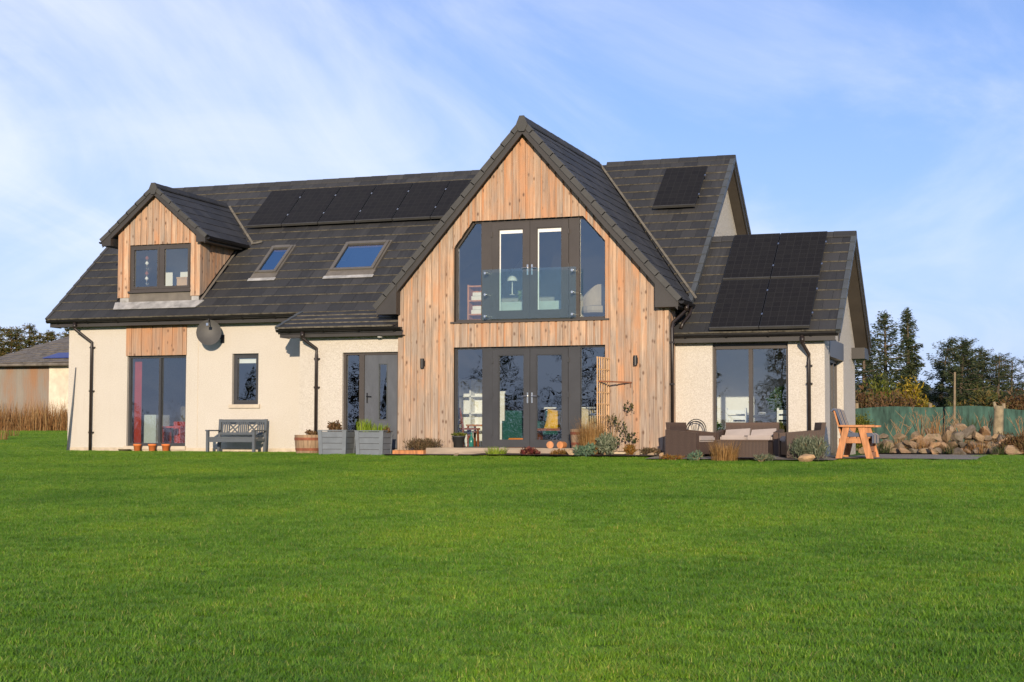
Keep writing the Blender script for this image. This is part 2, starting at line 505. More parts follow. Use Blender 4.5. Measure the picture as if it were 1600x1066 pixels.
def m_ground():
    m, N, L, b = nodes_of('lawn_ground')
    p = N.new('ShaderNodeNewGeometry').outputs['Position']
    c = ramp(N, L, noise(N, L, p, .35, 5, .6), [(.3, (.070, .155, .016)), (.7, (.105, .200, .028))])
    c = mixc(N, L, ramp(N, L, noise(N, L, p, 25, 3, .7), [(.4, (0, 0, 0)), (.7, (.6, .6, .6))]), c, (.045, .04, .016, 1))
    L.new(c, b.inputs['Base Color']); b.inputs['Roughness'].default_value = 1.0; b.inputs['Specular IOR Level'].default_value = .1
    return m
M['ground'] = m_ground()
gme = bpy.data.meshes.new('ground'); gme.from_pydata(gv, [], gf); gme.materials.append(M['ground'])
gme.polygons.foreach_set('use_smooth', [True] * len(gf))
tag(link('ground', gme), 'green lawn falling gently away from the house', None, None, 'structure')

# ------------------------------------------------------------------ house: main sizes (metres)
PIT = math.radians(39.744); TP = math.tan(PIT); CP = math.cos(PIT); SP = math.sin(PIT)
EY, EZ = -.367, 3.2353                    # main eave
RY, RZ = 4.2795, 7.0898                   # main ridge
XL, XR = -.412, 15.634                    # main verges
GY0, GX0, GX1 = -1.226, 9.352, 15.356     # gable wall
GXC, GW, GZT, GYV, GZA = 12.265, 3.3816, 3.2113, -1.494, 7.0753
QS = (GZA - GZT) / GW; QP = math.atan(QS); QC, QN = math.cos(QP), math.sin(QP)
PY = -1.18; PX0, PX1 = 6.935, 9.352; PEY, PEZ, PEX = -1.547, 2.7965, 6.521
WY, WX1, WXV = -.698, 18.412, 18.757
WEY, WEZ, WRY, WRZ = -.947, 2.5396, 1.7686, 4.8078
DY, DX0, DX1 = .08, 1.32, 3.605           # dormer front
DXC, DZA, DZT, DTW, DYV = 2.41, 6.40, 5.15, 1.465, -.12
DS = (DZA - DZT) / DTW; DP = math.atan(DS)
def zmain(y): return EZ + (y - EY) * TP
def ymain(z): return EY + (z - EZ) / TP
def zgab(x): return GZA - abs(x - GXC) * QS
def zdor(x): return DZA - abs(x - DXC) * DS

house = empty('house', (0, 0, 0), 'cream rendered house with timber clad front gable and dark tiled roof', 'house')

def holes_wall(mb, x0, x1, z0, z1, y0, y1, holes):
    """front facing wall slab with rectangular holes (x0,x1,z0,z1)"""
    xs = sorted({x0, x1, *[h[0] for h in holes], *[h[1] for h in holes]})
    for a, b in zip(xs[:-1], xs[1:]):
        cuts = sorted([(h[2], h[3]) for h in holes if h[0] <= a + 1e-6 and h[1] >= b - 1e-6])
        z = z0
        for c, d in cuts:
            if c > z + 1e-6: mb.box(a, b, y0, y1, z, c)
            z = d
        if z < z1 - 1e-6: mb.box(a, b, y0, y1, z, z1)

W = MB()
PAT = (1.674, 3.303, .146, 2.305)
SMW = (4.544, 5.238, 1.127, 2.318)
holes_wall(W, 0, PX0 + .2, 0, 3.10, 0, .3, [PAT, SMW])
# left gable end, right gable end and the back of the main block
def gable_poly(y0, y1, zb, zt, ry, rz): return [(y0, zb), (y1, zb), (y1, zt), (ry, rz), (y0, zt)]
W.prism(gable_poly(.3, 8.55, 0, 3.35, RY, RZ - .22), 0, .3, 'x')
W.prism(gable_poly(0, 8.55, 0, 3.30, RY, RZ - .22), 15.03, 15.33, 'x')
W.box(.3, 15.03, 8.25, 8.55, 0, 3.35)
W.box(PX1, GX1, .0, .02, 0, .01)
W.build('wall', M['render'], house)
W = MB()
DOOR = (7.986, 9.322, .10, 2.227)
holes_wall(W, PX0, PX1 - .004, 0, 2.58, PY, PY + .3, [DOOR])
W.box(PX0, PX0 + .3, PY + .3, 0, 0, 2.58)
W.build('porch_wall', M['render'], house)
W = MB()
WWN = (16.133, 17.680, .10, 2.32)
holes_wall(W, GX1 - .25, WX1, 0, 2.42, WY, WY + .3, [WWN])
# right end: glazed corner between the front pier and the rear pier
W.box(WX1 - .3, WX1, WY + .3, .014, 0, 2.42)
W.box(WX1 - .3, WX1, 2.184, 4.24, 0, 2.42)
W.prism([(WY, 2.42), (4.24, 2.42), (4.24, 2.50), (WRY, WRZ - .22), (WY, 2.50)], WX1 - .3, WX1, 'x')
W.box(15.33, WX1 - .3, 3.94, 4.24, 0, 2.45)
W.build('wing_wall', M['render'], house)
# plinth strips, proud of the render
for x0, x1, y in ((.004, PX0, -.018), (PX0, PX1 - .02, PY - .018), (GX1 + .02, WX1 - .004, WY - .018)):
    MB().box(x0, x1, y, y + .03, -.12, .105).build('plinth', M['plinth'], house)
MB().box(GX0 + .02, GX1 - .02, GY0 + .02, GY0 + .3, -.2, .10).build('plinth', M['plinth'], house)
# sills
MB().box(SMW[0] - .06, SMW[1] + .06, -.05, .1, SMW[2] - .085, SMW[2]).build('sill', M['sill'], house)
MB().box(PAT[0] - .03, PAT[1] + .03, -.06, .1, .06, .146).build('sill', M['sill'], house)
# corner bead and movement joints, hairline strips on the render
for x in (3.62,):
    MB().box(x, x + .012, -.005, .0, .1, 2.98).build('movement_joint', M['sill'], house)

# gable structural wall behind the boards, with openings
FRO = (10.642, 14.012, .128, 2.288)
UPO = (10.660, 14.018, 2.836, 4.985)
UC0, UC1, UZC = 11.067, 13.537, 4.4456
def gable_wall(y0, y1, mat, name, inset=0.0):
    mb = MB()
    zc = 2.30
    holes_wall(mb, GX0 + inset, GX1 - inset, 0, UPO[2], y0, y1, [FRO])
    zt = lambda x: zgab(x) - .12
    # side columns
    for a, b in ((GX0 + inset, UPO[0]), (UPO[1], GX1 - inset)):
        mb.prism([(a, UPO[2]), (b, UPO[2]), (b, zt(b)), (a, zt(a))], y0, y1)
    # above the chamfers and the head
    mb.prism([(UPO[0], UZC), (UC0, UPO[3]), (UC0, zt(UC0)), (UPO[0], zt(UPO[0]))], y0, y1)
    mb.prism([(UC1, UPO[3]), (UPO[1], UZC), (UPO[1], zt(UPO[1])), (UC1, zt(UC1))], y0, y1)
    mb.prism([(UC0, UPO[3]), (UC1, UPO[3]), (UC1, zt(UC1)), (GXC, zt(GXC)), (UC0, zt(UC0))], y0, y1)
    return mb.build(name, mat, house)
M['felt'] = plain('black_breather_membrane', (.03, .022, .016), .9, .2, 5)
cladding = gable_wall(GY0 + .03, GY0 + .3, M['felt'], 'cladding', .03)
MB().box(GX0 + .03, GX0 + .2, GY0 + .3, 0, 0, 3.1).build('gable_return', M['felt'], house)
MB().box(GX1 - .2, GX1 - .03, GY0 + .3, .3, 0, 3.25).build('gable_return', M['felt'], house)

def board(parent, poly, y0, y1, axis='y', mat=None):
    """a vertical board: polygon in (x,z), set with its own origin so grain differs from board to board"""
    cx = sum(p[0] for p in poly) / len(poly); cz = min(p[1] for p in poly)
    mb = MB().prism([(p[0] - cx, p[1] - cz) for p in poly], 0, y1 - y0, axis)
    o = mb.build('board', mat or M['clad'], parent)
    o.location = (cx, y0, cz) if axis == 'y' else (y0, cx, cz)
    return o

def clip(poly, a, b, c):
    """keep a*x+b*y<=c"""
    out = []
    n = len(poly)
    for i in range(n):
        p, q = poly[i], poly[(i+1) % n]
        dp, dq = a*p[0] + b*p[1] - c, a*q[0] + b*q[1] - c
        if dp <= 0: out.append(p)
        if (dp < 0 < dq) or (dq < 0 < dp):
            t = dp / (dp - dq)
            out.append((p[0] + (q[0]-p[0])*t, p[1] + (q[1]-p[1])*t))
    return out

def gable_boards(x0, x1, zlo, top, holes, y, parent, period=.165, wide=.126):
    """proud boards with recessed boards between them; holes: convex polygons given as clip lists are handled by segments"""
    rr = random.Random(int(x0 * 1000))
    x = x0
    segs = []
    while x < x1 - .01:
        w = wide * rr.uniform(.93, 1.07); p = period * rr.uniform(.97, 1.03)
        segs.append((x, min(x + w, x1), y, y + .022))
        if x + w < x1: segs.append((max(x0, x + w - .02), min(x + p + .02, x1), y + .0245, y + .044))
        x += p
    for a, b, ya, yb in segs:
        a += .003; b -= .003
        if b - a < .02: continue
        for poly in holes(a, b):
            for cc in top:
                poly = clip(poly, *cc)
                if len(poly) < 3: break
            if len(poly) >= 3 and max(p[1] for p in poly) - min(p[1] for p in poly) > .02:
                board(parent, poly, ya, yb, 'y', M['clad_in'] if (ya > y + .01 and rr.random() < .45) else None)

GT = [(QS, 1, GZA - .13 + QS * GXC), (-QS, 1, GZA - .13 - QS * GXC)]
def gable_holes(a, b):
    full = [(a, .10), (b, .10), (b, 8), (a, 8)]
    out = []
    lo, hi = FRO[0] - .002, FRO[1] + .002
    def cut(poly, l, h): return clip(clip(poly, 1, 0, h), -1, 0, -l)
    for l, h, inside in ((-9, lo, 0), (lo, hi, 1), (hi, 99, 0)):
        p = cut(full, l, h)
        if len(p) < 3 or max(q[0] for q in p) - min(q[0] for q in p) < .012: continue
        if not inside: out.append(p); continue
        out.append(clip(clip(p, 0, -1, -FRO[3] - .002), 0, 1, UPO[2] - .04))     # between the windows
        # above: split at the chamfer corners
        for l2, h2, c in ((lo, UC0, (-(UPO[3]-UZC)/(UC0-UPO[0]), UZC + (UPO[3]-UZC)/(UC0-UPO[0])*UPO[0]*-1)), (UC0, UC1, None), (UC1, hi, 'r')):
            q = cut(p, l2, h2)
            if len(q) < 3 or max(t[0] for t in q) - min(t[0] for t in q) < .012: continue
            k = (UPO[3]-UZC)/(UC0-UPO[0])
            if c is None: q = clip(q, 0, -1, -UPO[3])
            elif c == 'r': q = clip(q, -(UPO[3]-UZC)/(UPO[1]-UC1), -1, -(UZC + (UPO[3]-UZC)/(UPO[1]-UC1)*UPO[1]))
            else: q = clip(q, k, -1, k*UPO[0] - UZC)
            out.append(q)
    return [p for p in out if len(p) >= 3]
gable_boards(GX0, GX1, .1, GT, gable_holes, GY0 - .044, cladding)
# right return of the gable: boards facing east
yy = GY0 - .02
while yy < WY - .02:
    w = .145
    p = [(yy, .1), (min(yy + w, WY - .004), .1), (min(yy + w, WY - .004), 3.05), (yy, 3.05)]
    o = board(cladding, p, GX1 - .02, GX1 + .004, 'x')
    yy += .155
# panel of boards over the patio door
pan = MB().box(PAT[0], PAT[1], -.006, .02, PAT[3] + .002, 3.02).build('cladding_panel', M['felt'], house)
x = 1.652
for k in range(12):
    w = [.15, .14, .14, .14, .15, .14, .14, .14, .14, .14, .14, .14][k]
    e = min(x + w, 3.318)
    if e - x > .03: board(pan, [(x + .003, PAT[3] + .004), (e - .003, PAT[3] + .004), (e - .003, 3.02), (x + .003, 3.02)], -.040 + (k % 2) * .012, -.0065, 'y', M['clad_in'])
    x += w

# ------------------------------------------------------------------ roofs
CAMP = Vector((22.66, -31.08, .44))
TILES = []      # (roof object, O, U, V, N, u0, u1, v0, full, poly, score)
TW, TG = .33, .352
def tile_plane(roof, O, U, V, Nn, ulen, vlen, gauge, cons, skip=None, weight=1.0, ustart=0.0, width=TW):
    O, U, V, Nn = Vector(O), Vector(U), Vector(V), Vector(Nn)
    n = max(1, round(vlen / gauge)); g = vlen / n
    for j in range(n):
        u = ustart - (width / 2 if j % 2 else 0) - .001
        while u < ulen:
            rect = [(u + .002, j*g), (u + width - .002, j*g), (u + width - .002, (j+1)*g), (u + .002, (j+1)*g)]
            poly = rect
            for c in cons:
                poly = clip(poly, *c)
                if len(poly) < 3: break
            if len(poly) >= 3:
                cu, cv = u + width/2, (j + .5)*g
                if not (skip and skip(cu, cv)):
                    full = poly == rect
                    P = O + U*cu + V*cv
                    d = CAMP - P
                    sc = weight * max(0.0, d.normalized().dot(Nn)) / d.length_squared if full else -1
                    TILES.append((roof, O, U, V, Nn, poly, j*g, g, sc, u))
            u += width

def tile_geo(poly, v0, g, mb, tf, du=0.0, thin=False):
    top = (lambda v: .020 - .010 * (v - v0) / g) if thin else (lambda v: .034 - .024 * (v - v0) / g)
    bot = lambda v: -.004 - .03 * (v - v0) / g
    n = len(poly)
    ext = .03                                  # tuck the head of the tile under the course above
    pv = [(p[0] - du, p[1] + (ext if p[1] > v0 + g - 1e-4 else 0)) for p in poly]
    vs = [tf(p[0], p[1], bot(p[1])) for p in pv] + [tf(p[0], p[1], top(p[1])) for p in pv]
    fs = [tuple(range(n-1, -1, -1)), tuple(range(n, 2*n))]
    ms = [0, 0]
    for i in range(n):
        k = (i + 1) % n
        fs.append((i, k, k + n, i + n))
        ms.append(1 if abs(pv[i][1] - v0) < 1e-4 and abs(pv[k][1] - v0) < 1e-4 else 0)
    b = len(mb.v)
    mb.v += vs
    for f, m_ in zip(fs, ms): mb.f.append(tuple(b + q for q in f)); mb.m.append(m_)

def slab(polys, tf, t0=-.035, t1=-.14, name='roof', mats=None, parent=house):
    mb = MB()
    for poly in polys:
        n = len(poly)
        vs = [tf(p[0], p[1], t1) for p in poly] + [tf(p[0], p[1], t0) for p in poly]
        mb.add(vs, [tuple(range(n-1, -1, -1))], 1)
        mb.add(vs, [tuple(range(n, 2*n))] + [(i, (i+1) % n, (i+1) % n + n, i + n) for i in range(n)], 0)
    return mb.build(name, mats or [M['tile_edge'], M['soffit']], parent)

def mk_tf(O, U, V, Nn):
    O, U, V, Nn = Vector(O), Vector(U), Vector(V), Vector(Nn)
    return lambda u, v, n: tuple(O + U*u + V*v + Nn*n)

# main front slope
MO, MU, MV, MN = (XL, EY, EZ - .036), (1, 0, 0), (0, CP, SP), (0, -SP, CP)
mtf = mk_tf(MO, MU, MV, MN)
ML_, MVL = XR - XL, (RY - EY) / CP
vy = lambda y: (y - EY) / CP
def val_left(y): return GXC - (GZA - zmain(y)) / QS
def val_right(y): return GXC + (GZA - zmain(y)) / QS
vb, vt = vy(EY) + .02, MVL
YV = ymain(DZA)                                 # where the dormer ridge dies into the roof
def ydv(x): return ymain(zdor(x))
polys = [
    [(.06, .02), (DX0 - XL, .02), (DX0 - XL, vt), (.06, vt)],
    [(DX0 - XL, .02), (DX1 - XL, .02), (DX1 - XL, vy(DY + .05)), (DX0 - XL, vy(DY + .05))],
    [(DX0 - XL, vy(ydv(DX0))), (DXC - XL, vy(YV)), (DXC - XL, vt), (DX0 - XL, vt)],
    [(DXC - XL, vy(YV)), (DX1 - XL, vy(ydv(DX1))), (DX1 - XL, vt), (DXC - XL, vt)],
    [(DX1 - XL, .02), (val_left(EY) - XL, .02), (val_left(RY) - XL, vt), (DX1 - XL, vt)],
    [(val_right(EY) - XL, .02), (ML_ - .06, .02), (ML_ - .06, vt), (val_right(RY) - XL, vt)],
]
main_roof = slab(polys, mtf, name='roof')
# back slope (closed slab)
btf = mk_tf((XR, 2*RY - EY, EZ - .036), (-1, 0, 0), (0, -CP, SP), (0, SP, CP))
slab([[(.06, .0), (ML_ - .06, .0), (ML_ - .06, vt), (.06, vt)]], btf, name='rear_roof', mats=[M['tile'], M['soffit']])
kl = (val_left(RY) - val_left(EY)) / MVL
kr = (val_right(RY) - val_right(EY)) / MVL
def in_dormer(u, v):
    x, y = u + XL, EY + v * CP
    return DX0 - .05 < x < DX1 + .05 and DY + .02 < y < ydv(x) - .05
def in_rw(u, v):
    x, y = u + XL, EY + v * CP
    return (4.68 < x < 5.12 and .95 < y < 1.70) or (6.70 < x < 7.68 and .95 < y < 1.75)
skip_m = lambda u, v: in_dormer(u, v) or in_rw(u, v)
bounds = [(-1, 0, -.0), (1, 0, ML_), (0, 1, MVL - .02)]
tile_plane(main_roof, MO, MU, MV, MN, ML_, MVL, TG, bounds + [(1, -kl, val_left(EY) - XL - .03)], skip_m)
tile_plane(main_roof, MO, MU, MV, MN, ML_, MVL, TG, bounds + [(-1, kr, -(val_right(EY) - XL + .03))], None)
# porch slope
pl = math.hypot(EY - PEY, EZ - PEZ); PV = (0, (EY - PEY) / pl, (EZ - PEZ) / pl)
ptf = mk_tf((PEX, PEY, PEZ - .036), (1, 0, 0), PV, (0, -PV[2], PV[1]))
porch_roof = slab([[(.03, .02), (9.34 - PEX, .02), (9.34 - PEX, pl), (.03, pl)]], ptf, name='porch_roof')
tile_plane(porch_roof, (PEX, PEY, PEZ - .036), (1, 0, 0), PV, (0, -PV[2], PV[1]), 9.345 - PEX, pl, .31, [(-1, 0, 0), (1, 0, 9.345 - PEX)], weight=1.6)
# gable slopes
GL = GW / QC
g_yb = EY - .02
gO, gU, gV, gN = (GXC + GW, GYV, GZT - .036), (0, 1, 0), (-QC, 0, QN), (QN, 0, QC)
gtf = mk_tf(gO, gU, gV, gN)
glen = RY - GYV
gcl = (glen - (g_yb - GYV)) / GL
gable_roof = slab([[(.06, .02), (g_yb - GYV, .02), (glen, GL), (.06, GL)]], gtf, name='gable_roof')
tile_plane(gable_roof, gO, gU, gV, gN, glen, GL, .345, [(-1, 0, 0), (1, -gcl, g_yb - GYV - .02), (0, 1, GL - .02)])
hO, hU, hV, hN = (GXC - GW, RY, GZT - .036), (0, -1, 0), (QC, 0, QN), (-QN, 0, QC)
htf = mk_tf(hO, hU, hV, hN)
slab([[(glen - (g_yb - GYV), .02), (glen - .06, .02), (glen - .06, GL), (0, GL)]], htf, name='gable_roof')
tile_plane(gable_roof, hO, hU, hV, hN, glen, GL, .345, [(1, 0, glen), (-1, -gcl, -(glen - (g_yb - GYV) + .02)), (0, 1, GL - .02)], weight=0.0)
# wing slope
WL = (WRY - WEY) / CP
wO = (15.36, WEY, WEZ - .036)
wtf = mk_tf(wO, MU, MV, MN)
wing_roof = slab([[(0, .02), (WXV - 15.36 - .06, .02), (WXV - 15.36 - .06, WL), (0, WL)]], wtf, name='wing_roof')
tile_plane(wing_roof, wO, MU, MV, MN, WXV - 15.36, WL, TG, [(-1, 0, 0), (1, 0, WXV - 15.36), (0, 1, WL - .02)])
wbO = (WXV, 2*WRY - WEY, WEZ - .036)
wbtf = mk_tf(wbO, (-1, 0, 0), (0, -CP, SP), (0, SP, CP))
slab([[(.06, 0), (WXV - 15.33, 0), (WXV - 15.33, WL), (.06, WL)]], wbtf, name='rear_wing_roof', mats=[M['tile'], M['soffit']])
# dormer slopes
DL = DTW / math.cos(DP); dc, ds = math.cos(DP), math.sin(DP)
d_e = ydv(DXC + DTW)
dO, dU, dV, dN = (DXC + DTW, DYV, DZT - .036), (0, 1, 0), (-dc, 0, ds), (ds, 0, dc)
dtf = mk_tf(dO, dU, dV, dN)
dk = (YV - d_e) / DL
dormer_roof = slab([[(.05, .02), (d_e - DYV, .02), (YV - DYV, DL), (.05, DL)]], dtf, t1=-.11, name='dormer_roof')
tile_plane(dormer_roof, dO, dU, dV, dN, YV - DYV, DL, .33, [(-1, 0, 0), (1, -dk, d_e - DYV - .02), (0, 1, DL - .02)], weight=.8)
eO, eU, eV, eN = (DXC - DTW, YV, DZT - .036), (0, -1, 0), (dc, 0, ds), (-ds, 0, dc)
etf = mk_tf(eO, eU, eV, eN)
slab([[(YV - d_e, .02), (YV - DYV - .05, .02), (YV - DYV - .05, DL), (0, DL)]], etf, t1=-.11, name='dormer_roof')
tile_plane(dormer_roof, eO, eU, eV, eN, YV - DYV, DL, .33, [(1, 0, YV - DYV), (-1, -dk, -(YV - d_e + .02)), (0, 1, DL - .02)], weight=0.0)

# the 300 tiles that show largest are pieces of their own, the rest one mass per slope
order = sorted(range(len(TILES)), key=lambda i: -TILES[i][8])
chosen = set([i for i in order if TILES[i][8] > 0][:300])
tile_cache = {}
rest = {}
for i, (roof, O, U, V, Nn, poly, v0, g, sc, u0) in enumerate(TILES):
    smooth_edge = roof in (gable_roof, dormer_roof)
    if i in chosen:
        key = (round(g, 4), smooth_edge)
        if key not in tile_cache:
            mb = MB(); tile_geo([(p[0] - u0, p[1] - v0) for p in poly], 0, g, mb, lambda a, b, c: (a, b, c), 0.0, smooth_edge)
            tile_cache[key] = mb.mesh('tile', [M['tile'], M['tile_edge'] if smooth_edge else M['lichen']])
        o = link('tile', tile_cache[key], roof)
        X = O + U*u0 + V*v0 + Nn * RND.uniform(-.003, .003)
        o.matrix_local = Matrix(((U.x, V.x, Nn.x, X.x), (U.y, V.y, Nn.y, X.y), (U.z, V.z, Nn.z, X.z), (0, 0, 0, 1)))
    else:
        tf = mk_tf(O + Nn * RND.uniform(-.003, .003), U, V, Nn)
        tile_geo(poly, v0, g, rest.setdefault(roof, MB()), tf, 0.0, smooth_edge)
for roof, mb in rest.items():
    smooth_edge = roof in (gable_roof, dormer_roof)
    tag(mb.build('remaining_tiles', [M['tile'], M['tile_edge'] if smooth_edge else M['lichen']], roof), kind='stuff')

# ridge caps
def ridge(parent, p, q, pitch, r=.13, step=.46, mat=None):
    p, q = Vector(p), Vector(q); L_ = (q - p).length; n = max(1, round(L_ / step)); d = (q - p) / n
    for i in range(n):
        a = p + d * i; b = a + d * .985
        s_ = Vector((-d.y, d.x, 0)).normalized()
        drop = math.tan(pitch)
        mb = MB()
        ring = [(-r, -r*drop), (-.035, .012), (.035, .012), (r, -r*drop)]
        ring2 = [(w, z - .03) for w, z in ring]
        vs = []
        for c, lift in ((a, .006), (b, 0.0)):
            for w, z in ring + ring2: vs.append(c + s_*w + Vector((0, 0, z + .035 + lift)))
        fs = [(k, k+1, k+9, k+8) for k in range(3)] + [(k+4, k+12, k+13, k+5) for k in range(3)] + [(0, 8, 12, 4), (3, 7, 15, 11), (0, 4, 5, 1), (1, 5, 6, 2), (2, 6, 7, 3), (8, 9, 13, 12), (9, 10, 14, 13), (10, 11, 15, 14)]
        mb.add(vs, fs)
        mb.build('ridge_tile', mat or M['verge'], parent)
ridge(main_roof, (XL, RY, RZ - .015), (GXC - .1, RY, RZ - .015), PIT, .115, .46, M['tile'])
ridge(main_roof, (GXC + .2, RY, RZ - .015), (XR + .02, RY, RZ - .015), PIT, .115, .46, M['tile'])
ridge(gable_roof, (GXC, GYV - .01, GZA), (GXC, RY - .12, GZA), QP, .12, .46, M['tile'])
ridge(wing_roof, (15.36, WRY, WRZ - .015), (WXV + .02, WRY, WRZ - .015), PIT, .115, .46, M['tile'])
ridge(dormer_roof, (DXC, DYV - .01, DZA), (DXC, YV - .22, DZA), DP, .11, .45, M['tile'])

# verge caps: stepped units along the sloping edges
def verge(parent, tf, u0, u1, vlen, gauge, mat, drop=.10, lift=.046):
    n = max(1, round(vlen / gauge)); g = vlen / n
    for j in range(n):
        a, b = j*g, (j+1)*g + .02
        p = []
        for v, h in ((a, lift), (b, lift - .014)):
            p.append((v, h))
        (va, ha), (vb_, hb) = p
        P = [tf(u0, va, ha - drop), tf(u1, va, ha - drop), tf(u1, vb_, hb - drop), tf(u0, vb_, hb - drop),
             tf(u0, va, ha), tf(u1, va, ha), tf(u1, vb_, hb), tf(u0, vb_, hb)]
        MB().hexa(P).build('verge_cap', mat, parent)
verge(main_roof, mtf, ML_ - .09, ML_ + .015, MVL, TG, M['verge_blue'])
verge(main_roof, mtf, -.012, .07, MVL, TG, M['verge'])
verge(main_roof, btf, -.012, .09, MVL, TG, M['verge'])
verge(wing_roof, wtf, WXV - 15.36 - .09, WXV - 15.36 + .015, WL, TG, M['verge_blue'])
verge(wing_roof, wbtf, -.012, .09, WL, TG, M['verge'])
verge(gable_roof, gtf, -.02, .11, GL, .345, M['verge'], .115)
verge(gable_roof, htf, glen - .11, glen + .02, GL, .345, M['verge'], .115)
verge(dormer_roof, dtf, -.02, .09, DL, .33, M['verge'], .095)
verge(dormer_roof, etf, YV - DYV - .09, YV - DYV + .02, DL, .33, M['verge'], .095)
verge(porch_roof, ptf, -.015, .07, pl, .31, M['verge_blue'], .07, .05)
# apex caps on the two front gables
for cx, y, z, r in ((GXC, GYV - .035, GZA, .13), (DXC, DYV - .033, DZA, .11)):
    s_ = QS if cx == GXC else DS
    MB().prism([(cx - r, z - r*s_ + .01), (cx - r*.45, z - r*s_ - .13), (cx + r*.45, z - r*s_ - .13), (cx + r, z - r*s_ + .01), (cx + .05, z + .055), (cx - .05, z + .055)], y, y + .05).build('apex_cap', M['verge'], house)
# barge boards below the verge caps
def barge(cx, half, za, slope, y, t, depth, gap, name='barge_board'):
    for s_ in (-1, 1):
        z = lambda x: za - abs(x - cx) * slope - gap
        e = cx + s_ * half
        pts = [(cx, z(cx)), (e, z(e)), (e, z(e) - depth), (cx, z(cx) - depth)]
        if s_ > 0: pts = pts[::-1]
        MB().prism(pts, y, y + t).build(name, M['fascia'], house)
barge(GXC, GW - .05, GZA, QS, GYV + .012, .03, .215, .10)
barge(DXC, DTW - .04, DZA, DS, DYV + .010, .03, .15, .085)
# boxed feet of the barges
for s_ in (-1, 1):
    e, i_ = GXC + s_ * (GW - .07), GXC + s_ * (GW - .52)
    zt_ = lambda x: zgab(x) - .115
    pts = [(e, 3.02), (i_, 3.02), (i_, zt_(i_)), (e, zt_(e))]
    MB().prism(pts if s_ < 0 else pts[::-1], GYV + .0, GYV + .35 if s_ < 0 else -.45).build('boxed_eave', M['fascia'], house)
    e, i_ = DXC + s_ * (DTW - .03), DXC + s_ * (DTW - .28)
    zt_ = lambda x: zdor(x) - .085
    pts = [(e, 4.985), (i_, 4.985), (i_, zt_(i_)), (e, zt_(e))]
    MB().prism(pts if s_ < 0 else pts[::-1], DYV + .0, 1.6).build('boxed_eave', M['fascia'], house)

# barge and soffit of the right-hand ends
for (X, o_, y0, z0, y1, z1) in ((XR - .045, 0, EY, EZ, RY, RZ), (WXV - .045, 0, WEY, WEZ, WRY, WRZ)):
    for sgn in (1, -1):
        ya, yb = (y0, y1) if sgn > 0 else (2*y1 - y0, y1)
        P = []
        for yy_, zz in ((ya, z0), (yb, z1)):
            P += [(yy_, zz - .10), (yy_, zz - .25)]
        pts = [P[0], P[2], P[3], P[1]]
        MB().prism(pts if sgn < 0 else pts[::-1], X, X + .03, 'x').build('barge_board', M['fascia'], house)
MB().box(WX1 + .002, WXV - .05, 3.62, 4.46, 2.17, 2.42).build('boxed_eave', M['fascia'], house)

# fascias, soffits, gutters
def eave_run(x0, x1, yf, zb, zt, ywall, yg, zgut, end_left=True, r=.062):
    MB().box(x0, x1, yf, yf + .022, zb, zt).build('fascia', M['fascia'], house)
    MB().box(x0 + .01, x1 - .01, yf + .022, ywall, zb + .005, zb + .02).build('soffit', M['soffit'], house)
    if end_left: MB().box(x0, x0 + .02, yf + .022, ywall + .15, zb, zt + .06).build('fascia', M['fascia'], house)
    arc = [(yg + r*math.cos(t), zgut + r*math.sin(t)) for t in np.linspace(math.pi, 2*math.pi, 9)]
    arc += [(yg + (r-.006)*math.cos(t), zgut + (r-.006)*math.sin(t)) for t in np.linspace(2*math.pi, math.pi, 9)]
    g = MB().prism(arc, x0 - .03, x1 + .02, 'x')
    g.prism([(yg + r*math.cos(t), zgut + r*math.sin(t)) for t in np.linspace(math.pi, 2*math.pi, 9)], x0 - .036, x0 - .028, 'x')
    g.prism([(yg + r*math.cos(t), zgut + r*math.sin(t)) for t in np.linspace(math.pi, 2*math.pi, 9)], x1 + .018, x1 + .026, 'x')
    go = g.build('gutter', M['gutter'], house)
    n = int((x1 - x0) / .85)
    for i in range(n + 1):
        xx = x0 + .25 + i * .85
        if xx < x1 - .1:
            b = [(yg + (r+.012)*math.cos(t), zgut + (r+.012)*math.sin(t)) for t in np.linspace(math.pi*1.02, 2*math.pi*.99, 7)]
            b += [(yg + (r-.002)*math.cos(t), zgut + (r-.002)*math.sin(t)) for t in np.linspace(2*math.pi*.99, math.pi*1.02, 7)]
            MB().prism(b, xx, xx + .03, 'x').build('gutter_bracket', M['gutter'], go)
eave_run(-.36, 9.30, -.275, 3.022, 3.19, .0, -.345, 3.175)
eave_run(PEX + .06, 9.52, -1.455, 2.565, 2.745, PY, -1.535, 2.735)
eave_run(15.37, WXV - .10, -.93, 2.318, 2.49, WY, -.955, 2.478, False)
# gutters along the side eaves of gable and dormer
def side_gutter(x, y0, y1, z, r=.06, cap=True):
    arc = [(x + r*math.cos(t), z + r*math.sin(t)) for t in np.linspace(math.pi, 2*math.pi, 9)]
    arc += [(x + (r-.006)*math.cos(t), z + (r-.006)*math.sin(t)) for t in np.linspace(2*math.pi, math.pi, 9)]
    end = [(x + r*math.cos(t), z + r*math.sin(t)) for t in np.linspace(math.pi, 2*math.pi, 9)]
    MB().prism(arc, y0, y1).prism(end, y0 - .008, y0).prism(end, y1, y1 + .008).build('gutter', M['gutter'], house)
side_gutter(GXC + GW + .02, GYV + .04, -.42, GZT - .07)
side_gutter(DXC + DTW + .02, DYV + .05, 1.92, DZT - .06, .052)
side_gutter(DXC - DTW - .02, DYV + .03, 1.92, DZT - .06, .052)
# fascia strips under those gutters
MB().box(GXC + GW - .06, GXC + GW - .04, GYV + .02, -.45, 3.03, GZT - .04).build('fascia', M['fascia'], house)

